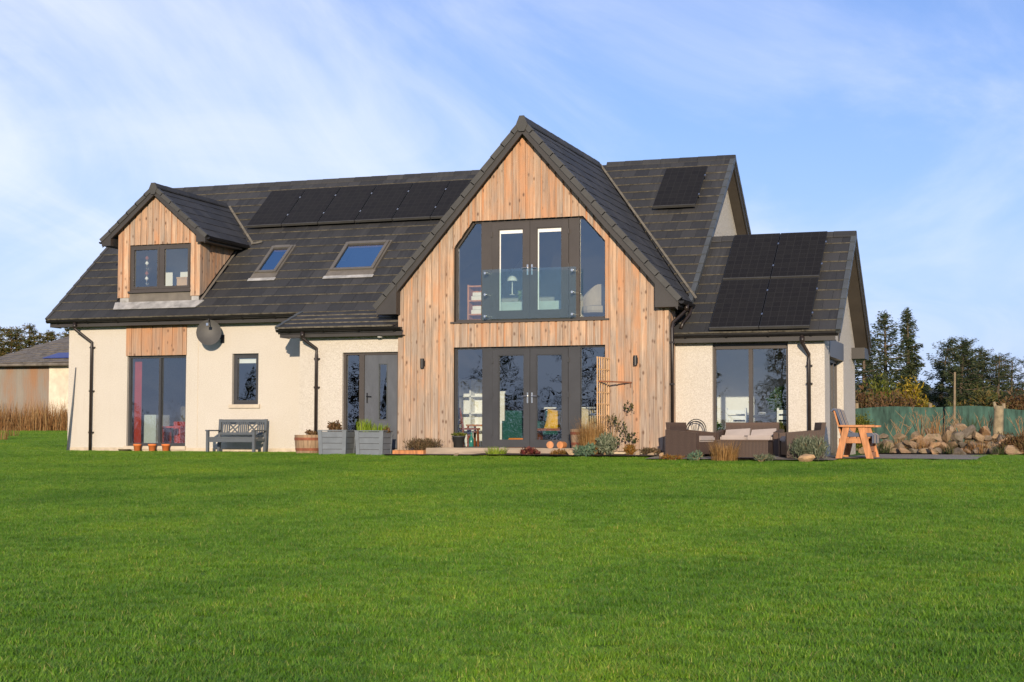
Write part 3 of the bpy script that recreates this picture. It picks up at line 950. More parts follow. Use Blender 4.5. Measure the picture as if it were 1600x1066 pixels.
# downpipes with swan necks
def downpipe(x, yg, zt, yw, xo=0.0, zb=.02, name='downpipe', jog=.32):
    yw2 = yw - .07
    mb = MB()
    mb.tube([(x, yg, zt), (x, yg, zt - .16), (x + xo, yw2, zt - .16 - jog), (x + xo, yw2, zt - .2 - jog - .1), (x + xo, yw2, zb)], .037, 10)
    mb.tube([(x, yg, zt - .03), (x, yg, zt - .15)], .048, 10)
    o = mb.build(name, M['pipe'], house, True)
    for z in (zt - .62, 1.45, .45):
        MB().box(x + xo - .055, x + xo + .062, yw2 - .012, yw, z, z + .035).build('pipe_bracket', M['pipe'], o)
downpipe(.40, -.345, 3.13, 0.0, .30)
downpipe(7.18, -1.535, 2.70, PY, .20, jog=.22)
downpipe(18.01, -.955, 2.43, WY, .10, jog=.22)
mb = MB()
mb.tube([(GXC + GW + .02, -1.0, 3.10), (GXC + GW + .02, -1.0, 2.98), (GX1 + .06, -1.16, 2.72), (GX1 + .06, -1.20, 2.6), (GX1 + .06, -1.20, .03)], .037, 10)
mb.tube([(GXC + GW + .02, -1.0, 3.1), (GXC + GW + .02, -1.0, 2.97)], .05, 10)
mb.tube([(GXC + GW + .02, -.55, 3.09), (GXC + GW + .02, -.7, 2.93), (GX1 + .19, -.8, 2.74), (GX1 + .16, -.88, 2.62)], .036, 10)
dp = mb.build('downpipe', M['pipe'], house, True)
for z in (2.3, 1.45, .6):
    MB().box(GX1 - .0, GX1 + .10, -1.24, -1.16, z, z + .035).build('pipe_bracket', M['pipe'], dp)

# lead valleys, aprons
def strip(pts, w, name, mat, parent=house, up=(0, 0, 1), h=.012):
    mb = MB()
    for p, q in zip(pts[:-1], pts[1:]): mb.beam(p, q, w, h, 0, up)
    return mb.build(name, mat, parent)
M['valley'] = plain('mortared_valley', (.15, .135, .105), .85, .35, 8)
off = .045
strip([(val_right(EY) + .08, EY + .05, zmain(EY + .05) + .02), (val_right(RY) + .05, RY - .06, zmain(RY - .06) + .03)], .05, 'valley_flashing', M['valley'], house, MN, .02)
strip([(DXC + DTW + .06, d_e + .02, zmain(d_e) + .04), (DXC + .02, YV - .06, zmain(YV - .06) + .04)], .055, 'valley_flashing', M['valley'], house, MN, .02)
strip([(DXC + DTW + .05, d_e - .03, zmain(d_e - .03) + .045), (DXC + DTW + .33, d_e + .03, zmain(d_e + .03) + .045)], .07, 'valley_flashing', M['valley'], house, MN, .012)
strip([(15.36, EY + .35, zmain(EY + .35) - .16), (15.36, WRY, WRZ + .05)], .05, 'abutment_flashing', M['lead_dark'], house, MN, .02)
MB().box(15.331, 15.36, WRY - .04, WRY + 1.3, WRZ - .02, WRZ + .06).build('abutment_flashing', M['lead'], house)

# ------------------------------------------------------------------ dormer walls
dorm = MB()
DW = (1.640, 3.350, 3.875, 4.985)
dorm.box(DX0 + .03, DW[0], DY + .03, DY + .2, 3.45, 5.2).box(DW[1], DX1 - .03, DY + .03, DY + .2, 3.45, 5.2)
dorm.box(DW[0], DW[1], DY + .03, DY + .2, 3.45, DW[2])
zt = lambda x: zdor(x) - .10
dorm.prism([(DX0 + .03, DW[3]), (DX1 - .03, DW[3]), (DX1 - .03, zt(DX1 - .03)), (DXC, zt(DXC)), (DX0 + .03, zt(DX0 + .03))], DY + .031, DY + .2)
for xa, xb in ((DX0 + .03, DX0 + .12), (DX1 - .12, DX1 - .03)):
    dorm.prism([(DY + .2, zmain(DY + .2) - .1), (1.9, zmain(1.9) - .1), (1.9, 5.1), (DY + .2, 5.1)], xa, xb, 'x')
dorm = dorm.build('dormer_cladding', M['felt'], house)
DT = [(DS, 1, DZA - .11 + DS * DXC), (-DS, 1, DZA - .11 - DS * DXC)]
def dorm_holes(a, b):
    out = []
    for l, h, k in ((-9, DW[0], 0), (DW[0], DW[1], 1), (DW[1], 99, 0)):
        lo, hi = max(a, l), min(b, h)
        if hi - lo < .025: continue
        out.append([(lo, DW[3] + .01 if k else 3.725), (hi, DW[3] + .01 if k else 3.725), (hi, 7), (lo, 7)])
    return out
gable_boards(DX0, DX1, 3.72, DT, dorm_holes, DY - .02, dorm, .168, .130)
yy = DY - .018
while yy < 1.72:
    w = .15
    y2 = min(yy + w, 1.80)
    board(dorm, [(yy, zmain(yy) + .07 if yy > DY else 3.725), (y2 - .008, zmain(y2) + .07), (y2 - .008, 5.0), (yy, 5.0)], DX1 - .026, DX1 + .002 - (.012 if int(yy * 100) % 2 else 0), 'x')
    yy += .158
# lead apron of the dormer
MB().box(DW[0] - .02, DW[1] + .02, DY + .005, DY + .03, 3.60, DW[2] - .04).build('dormer_apron', M['lead_dark'], house)
ap = MB()
va, vb2 = vy(-.135), vy(.09)
ap.hexa([mtf(1.36 - XL, va, .04), mtf(3.62 - XL, va, .04), mtf(3.72 - XL, vb2, .02), mtf(1.26 - XL, vb2, .02),
         mtf(1.36 - XL, va, .05), mtf(3.62 - XL, va, .05), mtf(3.72 - XL, vb2, .05), mtf(1.26 - XL, vb2, .05)])
ap.build('lead_flashing', M['lead'], house)
MB().box(DX0 + .06, DW[0] - .02, DY + .005, DY + .028, 3.60, 3.72).box(DW[1] + .02, DX1 - .04, DY + .005, DY + .028, 3.60, 3.72).build('lead_flashing', M['lead'], house)
strip([(DX1 + .04, .06, zmain(.06) + .03), (DX1 + .04, 1.75, zmain(1.75) + .03)], .06, 'lead_flashing', M['lead_dark'], house, MN)

# ------------------------------------------------------------------ windows and doors
def pane(parent, pts, mat=None):
    return MB().add(pts, [(0, 1, 2, 3)] if len(pts) == 4 else [tuple(range(len(pts)))]).build('pane', mat or M['glass'], parent)
def rect_pane(parent, x0, x1, z0, z1, y, mat=None):
    j = lambda: RND.uniform(-.0015, .0015)
    return pane(parent, [(x0, y + j(), z0), (x1, y + j(), z0), (x1, y + j(), z1), (x0, y + j(), z1)], mat)
def bars(mb, x0, x1, z0, z1, y0, y1, w, wb=None):
    wb = wb or w
    mb.box(x0, x0 + w, y0, y1, z0, z1).box(x1 - w, x1, y0, y1, z0, z1)
    mb.box(x0 + w, x1 - w, y0, y1, z0, z0 + wb).box(x0 + w, x1 - w, y0, y1, z1 - w, z1)
    return mb
def lever(parent, x, y, z, s_, mat=None):
    mb = MB().box(x - .016, x + .016, y - .012, y, z - .11, z + .11)
    mb.tube([(x, y - .01, z + .035), (x, y - .05, z + .035), (x + s_ * .12, y - .055, z + .03)], .010, 6)
    mb.build('handle', mat or M['steel'], parent)

# patio door, left wing
y = .07
p = bars(MB(), PAT[0], PAT[1], PAT[2], PAT[3], y, y + .08, .055, .07)
p.box(2.52, 2.575, y - .008, y + .085, PAT[2] + .07, PAT[3] - .055)
p = p.build('patio_door', M['frame_dark'], house)
rect_pane(p, PAT[0] + .055, 2.52, PAT[2] + .07, PAT[3] - .055, y + .04)
rect_pane(p, 2.575, PAT[1] - .055, PAT[2] + .07, PAT[3] - .055, y + .05)
# small window
p = bars(MB(), SMW[0], SMW[1], SMW[2], SMW[3], .08, .15, .045)
bars(p, SMW[0] + .047, SMW[1] - .047, SMW[2] + .047, SMW[3] - .047, .072, .14, .055)
p = p.build('window', M['frame_dark'], house)
rect_pane(p, SMW[0] + .1, SMW[1] - .1, SMW[2] + .1, SMW[3] - .1, .11)
MB().box(SMW[0] + .1, SMW[1] - .1, .16, .19, SMW[3] - .22, SMW[3] - .1).build('blind', M['white'], p)
# front door with sidelight
y = PY + .07
p = bars(MB(), DOOR[0], DOOR[1], DOOR[2], DOOR[3], y, y + .09, .055, .03)
p.box(8.36, 8.48, y - .004, y + .09, DOOR[2] + .03, DOOR[3] - .055)
p = p.build('front_door', M['frame'], house)
rect_pane(p, DOOR[0] + .055, 8.36, DOOR[2] + .03, DOOR[3] - .055, y + .05)
lf = MB()
holes_wall(lf, 8.485, DOOR[1] - .06, DOOR[2] + .035, DOOR[3] - .06, y + .015, y + .06, [(8.83, 9.02, .753, 1.965)])
lf = lf.build('door_leaf', M['door'], p)
tr = bars(MB(), 8.815, 9.035, .738, 1.98, y + .006, y + .06, .022)
tr.build('glazing_bead', M['verge_blue'], p)
rect_pane(p, 8.83, 9.02, .753, 1.965, y + .035, M['glass'])
lever(p, 8.55, y + .014, 1.23, 1, M['black'])
# french doors, ground floor of the gable
def french(x0, x1, z0, z1, yf, cols, leaf, name, chamfer=False, rail=.10, gl=None, frame='frame_dark'):
    """cols = (post0a, post0b, post1a, post1b): solid posts beside the pair of doors"""
    a0, a1, b0, b1 = cols
    mb = MB()
    y0, y1 = yf, yf + .09
    mb.box(a0, a1, y0, y1, z0, z1).box(b0, b1, y0, y1, z0, z1)
    mb.box(x0, a0, y0 + .01, y1, z0, z0 + .05).box(b1, x1, y0 + .01, y1, z0, z0 + .05)
    mb.box(a1, b0, y0 + .01, y1, z0, z0 + .035).box(a1, b0, y0 + .01, y1, z1 - .04, z1)
    w = .04
    if chamfer:
        mb.box(x0, x0 + w, y0 + .01, y1, z0 + .05, UZC - .02).box(x1 - w, x1, y0 + .01, y1, z0 + .05, UZC - .02)
        mb.prism([(x0, UZC - .02), (x0 + w, UZC - .02), (UC0 + .02, z1 - .04), (UC0 - .0, z1)], y0 + .01, y1)
        mb.prism([(x1 - w, UZC - .02), (x1, UZC - .02), (UC1, z1), (UC1 - .02, z1 - .04)], y0 + .01, y1)
        mb.box(UC0, a0, y0 + .01, y1, z1 - .04, z1).box(b1, UC1, y0 + .01, y1, z1 - .04, z1)
    else:
        mb.box(x0, x0 + w, y0 + .01, y1, z0 + .05, z1 - .04).box(x1 - w, x1, y0 + .01, y1, z0 + .05, z1 - .04)
        mb.box(x0, a0, y0 + .01, y1, z1 - .04, z1).box(b1, x1, y0 + .01, y1, z1 - .04, z1)
    o = mb.build(name, M[frame], house)
    ym = yf + .05
    if chamfer:
        pane(o, [(x0 + w, ym, z0 + .05), (a0, ym, z0 + .05), (a0, ym, z1 - .04), (UC0 + .03, ym, z1 - .04), (x0 + w, ym, UZC - .02)])
        pane(o, [(b1, ym, z0 + .05), (x1 - w, ym, z0 + .05), (x1 - w, ym, UZC - .02), (UC1 - .03, ym, z1 - .04), (b1, ym, z1 - .04)])
    else:
        rect_pane(o, x0 + w, a0, z0 + .05, z1 - .04, ym); rect_pane(o, b1, x1 - w, z0 + .05, z1 - .04, ym)
    mid = (a1 + b0) / 2
    for s_, (l, r_) in ((1, (a1 + .006, mid - .004)), (-1, (mid + .004, b0 - .006))):
        d = bars(MB(), l, r_, z0 + .04, z1 - .045, yf - .012, yf + .06, leaf, leaf + .02)
        bars(d, l + leaf, r_ - leaf, z0 + .04 + leaf + .02, z1 - .045 - leaf, yf - .002, yf + .05, .018)
        d = d.build('door_leaf', M[frame], o)
        rect_pane(o, l + leaf + .016, r_ - leaf - .016, z0 + .075 + leaf, z1 - .06 - leaf, yf + .03)
        lever(o, (r_ - .045) if s_ > 0 else (l + .045), yf - .012, (z0 + z1) / 2 + .0, -s_ if chamfer else -s_)
        for zz in (z0 + .3, (z0 + z1) / 2, z1 - .35):
            hx = l - .004 if s_ > 0 else r_ + .004
            MB().box(hx - .02, hx + .02, yf - .03, yf - .013, zz, zz + .11).build('hinge', M[frame], o)
    return o
fd = french(FRO[0], FRO[1], FRO[2], FRO[3], GY0 + .05, (11.27, 11.50, 13.19, 13.45), .125, 'french_door')
ud = french(UPO[0], UPO[1], UPO[2], UPO[3], GY0 + .05, (11.24, 11.48, 13.20, 13.43), .145, 'balcony_door', True, frame='frame')
# white integral blinds in the balcony doors
for l, r_ in ((11.64, 12.20), (12.50, 13.06)):
    bl = MB().box(l, r_, GY0 + .075, GY0 + .1, 4.70, 4.78).box(l, l + .03, GY0 + .075, GY0 + .1, 3.03, 4.70).box(l, r_, GY0 + .075, GY0 + .1, 3.0, 3.02)
    bl.build('blind', M['white'], ud)
# timber reveals and window board
MB().box(UPO[0] - .08, UPO[1] + .08, GY0 - .075, GY0 + .06, UPO[2] - .035, UPO[2] - .002).build('window_board', M['frame'], house)
# glass balustrade on stand-off studs
bal = MB().box(11.34, 13.42, GY0 - .165, GY0 - .150, 2.86, 3.92)
bal = bal.build('balustrade', M['balu'], house)
for xx in (11.41, 13.34):
    for zz in (2.93, 3.39, 3.845):
        MB().tube([(xx, GY0 - .185, zz), (xx, GY0 + .05, zz)], .026, 12).build('stud', M['steel'], bal)
# dormer window, two lights
y = DY + .035
p = bars(MB(), DW[0], DW[1], DW[2], DW[3], y, y + .07, .05)
p.box(2.455, 2.535, y - .006, y + .07, DW[2] + .05, DW[3] - .05)
for l, r_ in ((DW[0] + .052, 2.453), (2.537, DW[1] - .052)):
    bars(p, l, r_, DW[2] + .052, DW[3] - .052, y - .012, y + .06, .055)
p = p.build('window', M['frame'], house)
rect_pane(p, DW[0] + .105, 2.40, DW[2] + .105, DW[3] - .105, y + .03); rect_pane(p, 2.59, DW[1] - .105, DW[2] + .105, DW[3] - .105, y + .03)
MB().box(DW[0] - .01, DW[1] + .01, DY - .06, DY + .04, DW[2] - .045, DW[2] - .002).build('sill', M['frame'], house)
# wing window
y = WY + .09
p = bars(MB(), WWN[0], WWN[1], WWN[2], WWN[3], y, y + .08, .05)
p.box(WWN[0] + .05, WWN[1] - .05, y - .03, y + .06, WWN[3] - .13, WWN[3] - .05)
p.box(16.865, 16.945, y - .008, y + .08, WWN[2] + .05, WWN[3] - .13)
p = p.build('window', M['frame'], house)
rect_pane(p, WWN[0] + .05, 16.865, WWN[2] + .05, WWN[3] - .13, y + .04); rect_pane(p, 16.945, WWN[1] - .05, WWN[2] + .05, WWN[3] - .13, y + .04)
# glazed corner facing east
mb = MB()
xg = WX1 - .16
for a in (.014, .52, 1.05, 1.58, 2.104): mb.box(xg - .06, xg + .02, a, a + .08, .06, 1.98)
mb.box(xg - .06, xg + .02, .014, 2.184, 0, .06).box(xg - .06, xg + .02, .014, 2.184, 1.98, 2.05)
p = mb.build('window', M['frame'], house)
for a, b in ((.094, .52), (.60, 1.05), (1.13, 1.58), (1.66, 2.104)):
    pane(p, [(xg - .02, a, .06), (xg - .02, b, .06), (xg - .02, b, 1.98), (xg - .02, a, 1.98)])
MB().box(xg - .04, WX1 + .01, .014, 2.184, 2.05, 2.42).build('head_panel', M['frame'], house)
# roof windows
def roof_window(x0, x1, ya, yb):
    u0, u1, v0, v1 = x0 - XL, x1 - XL, vy(ya), vy(yb)
    mb = MB()
    def blk(ua, ub, a, b, n0, n1, m_=0):
        mb.hexa([mtf(ua, a, n0), mtf(ub, a, n0), mtf(ub, b, n0), mtf(ua, b, n0), mtf(ua, a, n1), mtf(ub, a, n1), mtf(ub, b, n1), mtf(ua, b, n1)], m_)
    w = .075
    blk(u0, u0 + w, v0, v1, -.06, .095); blk(u1 - w, u1, v0, v1, -.06, .095)
    blk(u0 + w, u1 - w, v0, v0 + w, -.06, .085); blk(u0 + w, u1 - w, v1 - .10, v1, -.06, .105)
    blk(u1 + .0, u1 + .045, v0 - .02, v1 + .06, -.02, .055); blk(u0 - .045, u0, v0 - .02, v1 + .06, -.02, .055)
    blk(u0 - .05, u1 + .05, v1, v1 + .05, -.02, .06)
    o = mb.build('roof_window', M['frame_rw'], house)
    pane(o, [mtf(u0 + w, v0 + w, .06), mtf(u1 - w, v0 + w, .06), mtf(u1 - w, v1 - .1, .06), mtf(u0 + w, v1 - .1, .06)], M['glass_blue'])
    b = MB()
    mb = b
    def blk2(ua, ub, a, b_, n0, n1): b.hexa([mtf(ua, a, n0), mtf(ub, a, n0), mtf(ub, b_, n0), mtf(ua, b_, n0), mtf(ua, a, n1), mtf(ub, a, n1), mtf(ub, b_, n1), mtf(ua, b_, n1)])
    blk2(u0 - .05, u1 + .05, v0 - .20, v0, .02, .048)
    b.build('apron', M['lead_dark'], o)
    b = MB(); blk2(u0 - .08, u1 + .08, v0 - .31, v0 - .20, .035, .045); b.build('lead_apron', M['lead'], o)
    # lit plaster lining and pine sash seen through the glass
    b = MB(); blk2(u0 + w + .03, u0 + w + .03 + .17, v0 + .08, v1 - .2, -.28, -.27); b.build('lining', M['white'], o)
    b = MB(); blk2(u0 + w, u1 - w, v1 - .15, v1 - .1, .0, .05); b.build('sash', M['orangewood'], o)
    b = MB()  # flat black sheet stands in for the dark room behind the glass
    b.hexa([mtf(u0, v0, -.9), mtf(u1, v0, -.9), mtf(u1, v1, -.9), mtf(u0, v1, -.9), mtf(u0, v0, -.88), mtf(u1, v0, -.88), mtf(u1, v1, -.88), mtf(u0, v1, -.88)])
    b.build('dark_backing', M['felt'], o)
roof_window(4.62, 5.19, .915, 1.80)
roof_window(6.63, 7.76, .90, 1.82)

# ------------------------------------------------------------------ solar panels (each a thing of its own)
def solar(x, y, tf0, w, h, label, group, pitch=PIT):
    loc = tf0
    e = empty('solar_panel', loc, label, 'solar panel', group)
    e.rotation_euler = (pitch, 0, 0)
    fr = MB().box(0, w, 0, h, -.035, 0)
    fr.build('panel_body', M['black'], e)
    MB().add([(.012, .012, .003), (w - .012, .012, .003), (w - .012, h - .012, .003), (.012, h - .012, .003)], [(0, 1, 2, 3)]).build('cell_face', M['solar'], e)
    MB().box(-.002, w + .002, -.022, .006, -.055, .004).build('edge_trim', M['verge'], e)
    for vv in (h * .25, h * .75):
        MB().box(w + .001, w + .03, vv - .03, vv + .03, -.03, .008).build('clamp', M['steel'], e)
    return e
ordw = ['leftmost', 'second from left', 'third from left', 'fourth from left', 'fifth from left', 'rightmost']
for i in range(6):
    solar(0, 0, mtf(3.50 + i * 1.012 - XL, vy(2.50), .16), .985, 1.70,
          f'black solar panel under the main ridge, {ordw[i]} of the row of six', 'solar panels below the main ridge')
solar(0, 0, mtf(14.09 - XL, vy(2.48), .16), 1.0, 1.72, 'single black solar panel near the right end of the main ridge', None)
for i, cx_ in enumerate((16.15, 17.17)):
    for j, yy_ in enumerate((-.96, .405)):
        solar(0, 0, wtf(cx_ - 15.36, (yy_ - WEY) / CP, .16), 1.0, 1.70,
              f"black solar panel on the lower right roof, {('lower','upper')[j]} {('left','right')[i]} of the four", 'four solar panels on the wing roof')

# ------------------------------------------------------------------ satellite dish, wall lights, soffit light
dsh = empty('satellite_dish', (4.30, 0, 2.62), 'dark grey satellite dish fixed under the left eave', 'satellite dish')
mb = MB(); prof = []
n = 28
vs = []; ax = Vector((.42, -.88, .12)).normalized()
a_ = ax.cross(Vector((0, 0, 1))).normalized(); b_ = a_.cross(ax).normalized() * -1
cen = Vector((-.17, -.36, .17))
rings = [0, .09, .18, .25, .29]
for r_ in rings:
    for k in range(n):
        t = 2*math.pi*k/n
        vs.append(cen + a_*r_*math.cos(t)*1.0 + b_*r_*math.sin(t)*1.05 + ax*(r_*r_*.85))
fs = [(i*n+k, i*n+(k+1) % n, (i+1)*n+(k+1) % n, (i+1)*n+k) for i in range(len(rings)-1) for k in range(n)]
mb.add(vs, fs); mb.build('reflector', M['dish'], dsh, True)
MB().tube([cen + b_*(-.27) + ax*.05, cen + ax*.16 + b_*(-.30), cen + ax*.33 + b_*(-.16)], .012, 6).build('arm', M['dish'], dsh)
q = cen + ax*.34 + b_*(-.14)
MB().tube([q, q - ax*.10 + b_*.02], [.028, .02], 10).box(q.x - .03, q.x + .03, q.y - .03, q.y + .03, q.z - .03, q.z + .03).build('receiver', M['steel'], dsh)
MB().tube([cen - ax*.02, cen - ax*.10, (-.02, -.03, .05), (-.02, 0, .05)], .018, 8).box(-.07, .03, -.012, 0, -.05, .15).build('bracket', M['black'], dsh)
for x_, z_, lab in ((9.955, 1.96, 'small black wall light on the cladding beside the front door'), (14.675, 1.955, 'small black wall light on the cladding right of the trellis')):
    e = empty('wall_light', (x_, GY0 - .044, z_), lab, 'wall light', 'wall lights on the cladding')
    MB().box(-.035, .035, -.018, 0, -.06, .06).build('backplate', M['black'], e)
    MB().tube([(.0, -.075, -.10), (.0, -.075, .10)], .042, 12).box(-.02, .02, -.04, -.018, -.02, .02).build('lamp_body', M['black'], e)
e = empty('soffit_light', (8.95, -1.33, 2.565), 'small white downlight under the porch eave', 'light')
MB().lathe([(.055, -.03), (.06, -.01), (.06, .0)], n=14).build('body', M['white'], e)
# slim tapered grey tube set along a dark streak by the corner
o = MB().tube([(.10, -.14, .0), (.17, -.05, 1.2), (.22, -.02, 2.05)], [.022, .02, .012], 8).build('streak_tube', M['bench'], None, True)
tag(o, 'slim grey tube along a dark streak on the render at the left corner', 'pole')

# ------------------------------------------------------------------ rooms behind the glass
R = MB()
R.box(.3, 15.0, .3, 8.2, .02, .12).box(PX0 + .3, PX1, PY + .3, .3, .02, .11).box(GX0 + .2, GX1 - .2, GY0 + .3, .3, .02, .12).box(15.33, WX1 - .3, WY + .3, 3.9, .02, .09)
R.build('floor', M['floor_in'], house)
R = MB()
R.box(.3, 6.9, .3, 4.6, 2.56, 2.70).box(7.25, PX1, PY + .3, .0, 2.42, 2.5).box(6.9, 15.0, .0, 4.6, 2.56, 2.70).box(GX0 + .2, GX1 - .2, GY0 + .3, 0, 2.56, 2.70)
R.build('ceiling', M['wall_in'], house)
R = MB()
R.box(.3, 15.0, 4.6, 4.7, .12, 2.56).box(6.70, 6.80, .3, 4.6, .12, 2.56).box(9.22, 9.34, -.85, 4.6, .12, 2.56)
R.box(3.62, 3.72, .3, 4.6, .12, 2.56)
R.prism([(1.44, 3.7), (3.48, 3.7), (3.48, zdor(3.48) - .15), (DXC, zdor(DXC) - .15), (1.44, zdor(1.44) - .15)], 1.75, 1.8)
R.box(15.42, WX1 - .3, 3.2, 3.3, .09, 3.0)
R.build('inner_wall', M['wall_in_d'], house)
R = MB().box(15.42, 17.35, 3.12, 3.195, .09, 3.0).box(1.46, 2.45, 1.70, 1.745, 3.7, 5.4)
R.build('inner_wall', M['white'], house)
MB().prism([(9.6, 2.74), (15.0, 2.74), (15.0, 3.3), (GXC, 6.7), (9.6, 3.3)], 3.0, 3.1).build('inner_wall', M['wall_in'], house)
R = MB().box(9.35, 9.6, -.9, 3.0, 2.70, 2.72).box(9.6, 15.0, -.9, 3.0, 2.70, 2.74).box(1.44, 3.48, .28, 2.4, 3.60, 3.64)
R.build('upper_floor', M['floor_in'], house)

def fabric(n, c): return plain(n, c, .95, .1, 5, .2, 30)
M['red'] = fabric('red_fabric', (.40, .045, .025)); M['green'] = fabric('bottle_green_fabric', (.015, .085, .080))
M['yellow'] = fabric('mustard_fabric', (.70, .40, .03)); M['cream'] = fabric('cream_fabric', (.60, .50, .34))
M['bedding'] = fabric('white_bedding', (.70, .68, .62)); M['basket'] = fabric('woven_grey_seat', (.34, .29, .22))
M['chairwood'] = plain('red_brown_wood', (.26, .075, .03), .45, .25, 6)
M['darkmetal'] = plain('dark_stove_metal', (.02, .02, .022), .5, .2, 6)
# living room
e = empty('shelf_unit', (9.98, 2.1, .12), 'white cube shelf unit inside the living room behind the left sidelight', 'shelf')
mb = MB().box(-.62, .42, .30, .32, 0, 1.65)
for i in range(4): mb.box(-.62 + i*.34, -.59 + i*.34, 0, .30, 0, 1.65)
for j in range(5): mb.box(-.59, .40, 0, .298, j*.40, j*.40 + .03)
mb.build('carcass', M['white'], e)
def chair(name, loc, rz, mat, label, w=.46, d=.44, sh=.46, bh=.9):
    e = empty(name, loc, label, 'chair', None, rz)
    MB().box(-w/2, w/2, -d/2, d/2, sh - .04, sh).build('seat', mat, e)
    for a in (-1, 1):
        for b in (-1, 1):
            MB().beam((a*(w/2 - .03), b*(d/2 - .03), 0), (a*(w/2 - .04), b*(d/2 - .04), sh - .04), .04, .04).build('leg', mat, e)
    bk = MB()
    for a in (-1, 1): bk.beam((a*(w/2 - .03), d/2 - .03, sh), (a*(w/2 - .03), d/2 + .06, bh), .04, .04)
    for z_ in (.58, .70, .82): bk.beam((-w/2 + .03, d/2 - .02 + (z_-sh)*.18, z_), (w/2 - .03, d/2 - .02 + (z_-sh)*.18, z_), .02, .08)
    bk.build('backrest', mat, e)
    return e
chair('dining_chair', (10.42, .1, .12), 2.4, M['chairwood'], 'red brown wooden chair inside the left french door sidelight')
e = empty('side_table', (10.62, .55, .12), 'low wooden side table inside the left sidelight', 'table')
MB().box(-.3, .3, -.25, .25, .50, .54).build('table_top', M['orangewood'], e)
for a in (-1, 1):
    for b in (-1, 1): MB().box(a*.26 - .02, a*.26 + .02, b*.21 - .02, b*.21 + .02, 0, .50).build('leg', M['chairwood'], e)
o = MB().lathe([(.05, 0), (.055, .01), (.05, .2), (.022, .27), (.018, .34), (.02, .35)], n=14).build('glass_bottle', plain('teal_glass', (.05, .28, .24), .15, .1, 3), None, True)
o.location = (10.84, -.70, .13); tag(o, 'teal glass bottle on the floor inside the left sidelight', 'bottle')
def sofa_in(name, loc, w, mat, label, rz=0, cat='sofa'):
    e = empty(name, loc, label, cat, None, rz)
    MB().box(-w/2, w/2, -.4, .4, .10, .42).build('base', mat, e)
    MB().box(-w/2, w/2, .22, .42, .42, .86).build('backrest', mat, e)
    for a in (-1, 1): MB().box(a*(w/2) - .09, a*(w/2) + .09, -.42, .42, .08, .62).build('armrest', mat, e)
    return e
sofa_in('sofa', (12.62, 1.35, .12), 1.7, M['green'], 'bottle green sofa inside the right french door')
sofa_in('armchair', (11.30, .95, .12), .6, M['green'], 'bottle green armchair inside the left french door leaf', .5, 'chair')
def cushion(loc, s_, mat, label, rz=0):
    mb = MB(); n = 10; vs = []; fs = []
    for k, sg in ((0, 1), (1, -1)):
        for i in range(n + 1):
            for j in range(n + 1):
                u, v = i/n*2 - 1, j/n*2 - 1
                t = ((1 - u**4) * (1 - v**4)) ** .5 * .08
                vs.append((u*s_/2*(1 - .06*(1 - v*v)), sg*-t, v*s_/2*(1 - .06*(1 - u*u))))
        for i in range(n):
            for j in range(n):
                b = k*(n+1)**2 + i*(n+1) + j
                f = (b, b + n + 1, b + n + 2, b + 1)
                fs.append(f if sg > 0 else f[::-1])
    mb.add(vs, fs)
    o = mb.build('cushion', mat, None, True)
    o.location = loc; o.rotation_euler = (-.25, .12, rz)
    tag(o, label, 'cushion')
cushion((12.20, 1.02, .76), .48, M['yellow'], 'mustard yellow cushion on the green sofa')
cushion((12.96, 1.02, .78), .48, M['cream'], 'cream cushion on the green sofa behind the trellis')
e = empty('coffee_table', (12.52, .1, .12), 'red brown coffee table inside the right french door', 'table')
MB().box(-.55, .55, -.3, .3, .40, .45).build('table_top', M['chairwood'], e)
for a in (-1, 1): MB().box(a*.45 - .05, a*.45 + .05, -.25, .25, 0, .40).build('leg', M['chairwood'], e)
o = MB().box(-.2, .2, -.2, .2, 0, .22).box(-.19, .19, -.19, .19, .22, .24).build('storage_box', plain('orange_box', (.70, .22, .03), .7, .1, 4)); o.location = (11.78, -.2, .12)
tag(o, 'low orange box on the floor inside the left french door leaf', 'box')
o = MB().box(-.10, .10, -.02, .02, 0, 1.25).box(-.12, .12, -.03, .03, 1.25, 1.28).build('narrow_panel', M['white']); o.location = (11.07, .5, .12)
tag(o, 'tall narrow white panel inside the left french door leaf', 'panel')
o = MB().tube([(-.5, 0, 0), (-.5, 0, .03), (.9, 0, .03), (.9, 0, 0)], .02, 8).box(-.45, .85, -.02, .02, -.05, -.02).build('curtain_rail', M['white']); o.location = (12.1, 2.0, 1.02)
tag(o, 'white rail on the back wall above the green sofa', 'rail')
# bedroom
e = empty('bed', (12.0, 1.0, 2.74), 'double bed with white bedding behind the glass balustrade', 'bed')
MB().box(-.95, .95, -.9, .9, .05, .30).build('bed_frame', M['trellis'], e)
MB().box(-.92, .92, -.88, .88, .30, .62).build('bedding', M['bedding'], e)
e = empty('bedroom_chair', (13.55, -.35, 2.74), 'grey woven armchair behind the right upper sidelight', 'chair')
mb = MB()
for k in range(14):
    t = math.pi * (k / 13.0); t2 = math.pi * ((k + 1) / 13.0)
    if k == 13: break
    p0 = (-.36*math.cos(t), .30*math.sin(t)); p1 = (-.36*math.cos(t2), .30*math.sin(t2))
    h0, h1 = .55 + .38*math.sin(t)**1.5, .55 + .38*math.sin(t2)**1.5
    mb.hexa([(p0[0], p0[1], .0), (p1[0], p1[1], .0), (p1[0]*.8, p1[1]*.8, .0), (p0[0]*.8, p0[1]*.8, .0), (p0[0], p0[1], h0), (p1[0], p1[1], h1), (p1[0]*.8, p1[1]*.8, h1), (p0[0]*.8, p0[1]*.8, h0)])
mb.build('backrest', M['basket'], e)
MB().lathe([(.29, .28), (.31, .33), (.30, .42), (.1, .45)], n=16).build('seat', M['basket'], e)
e = empty('bookcase', (10.72, -.30, 2.74), 'small pine bookcase behind the left upper sidelight', 'bookcase')
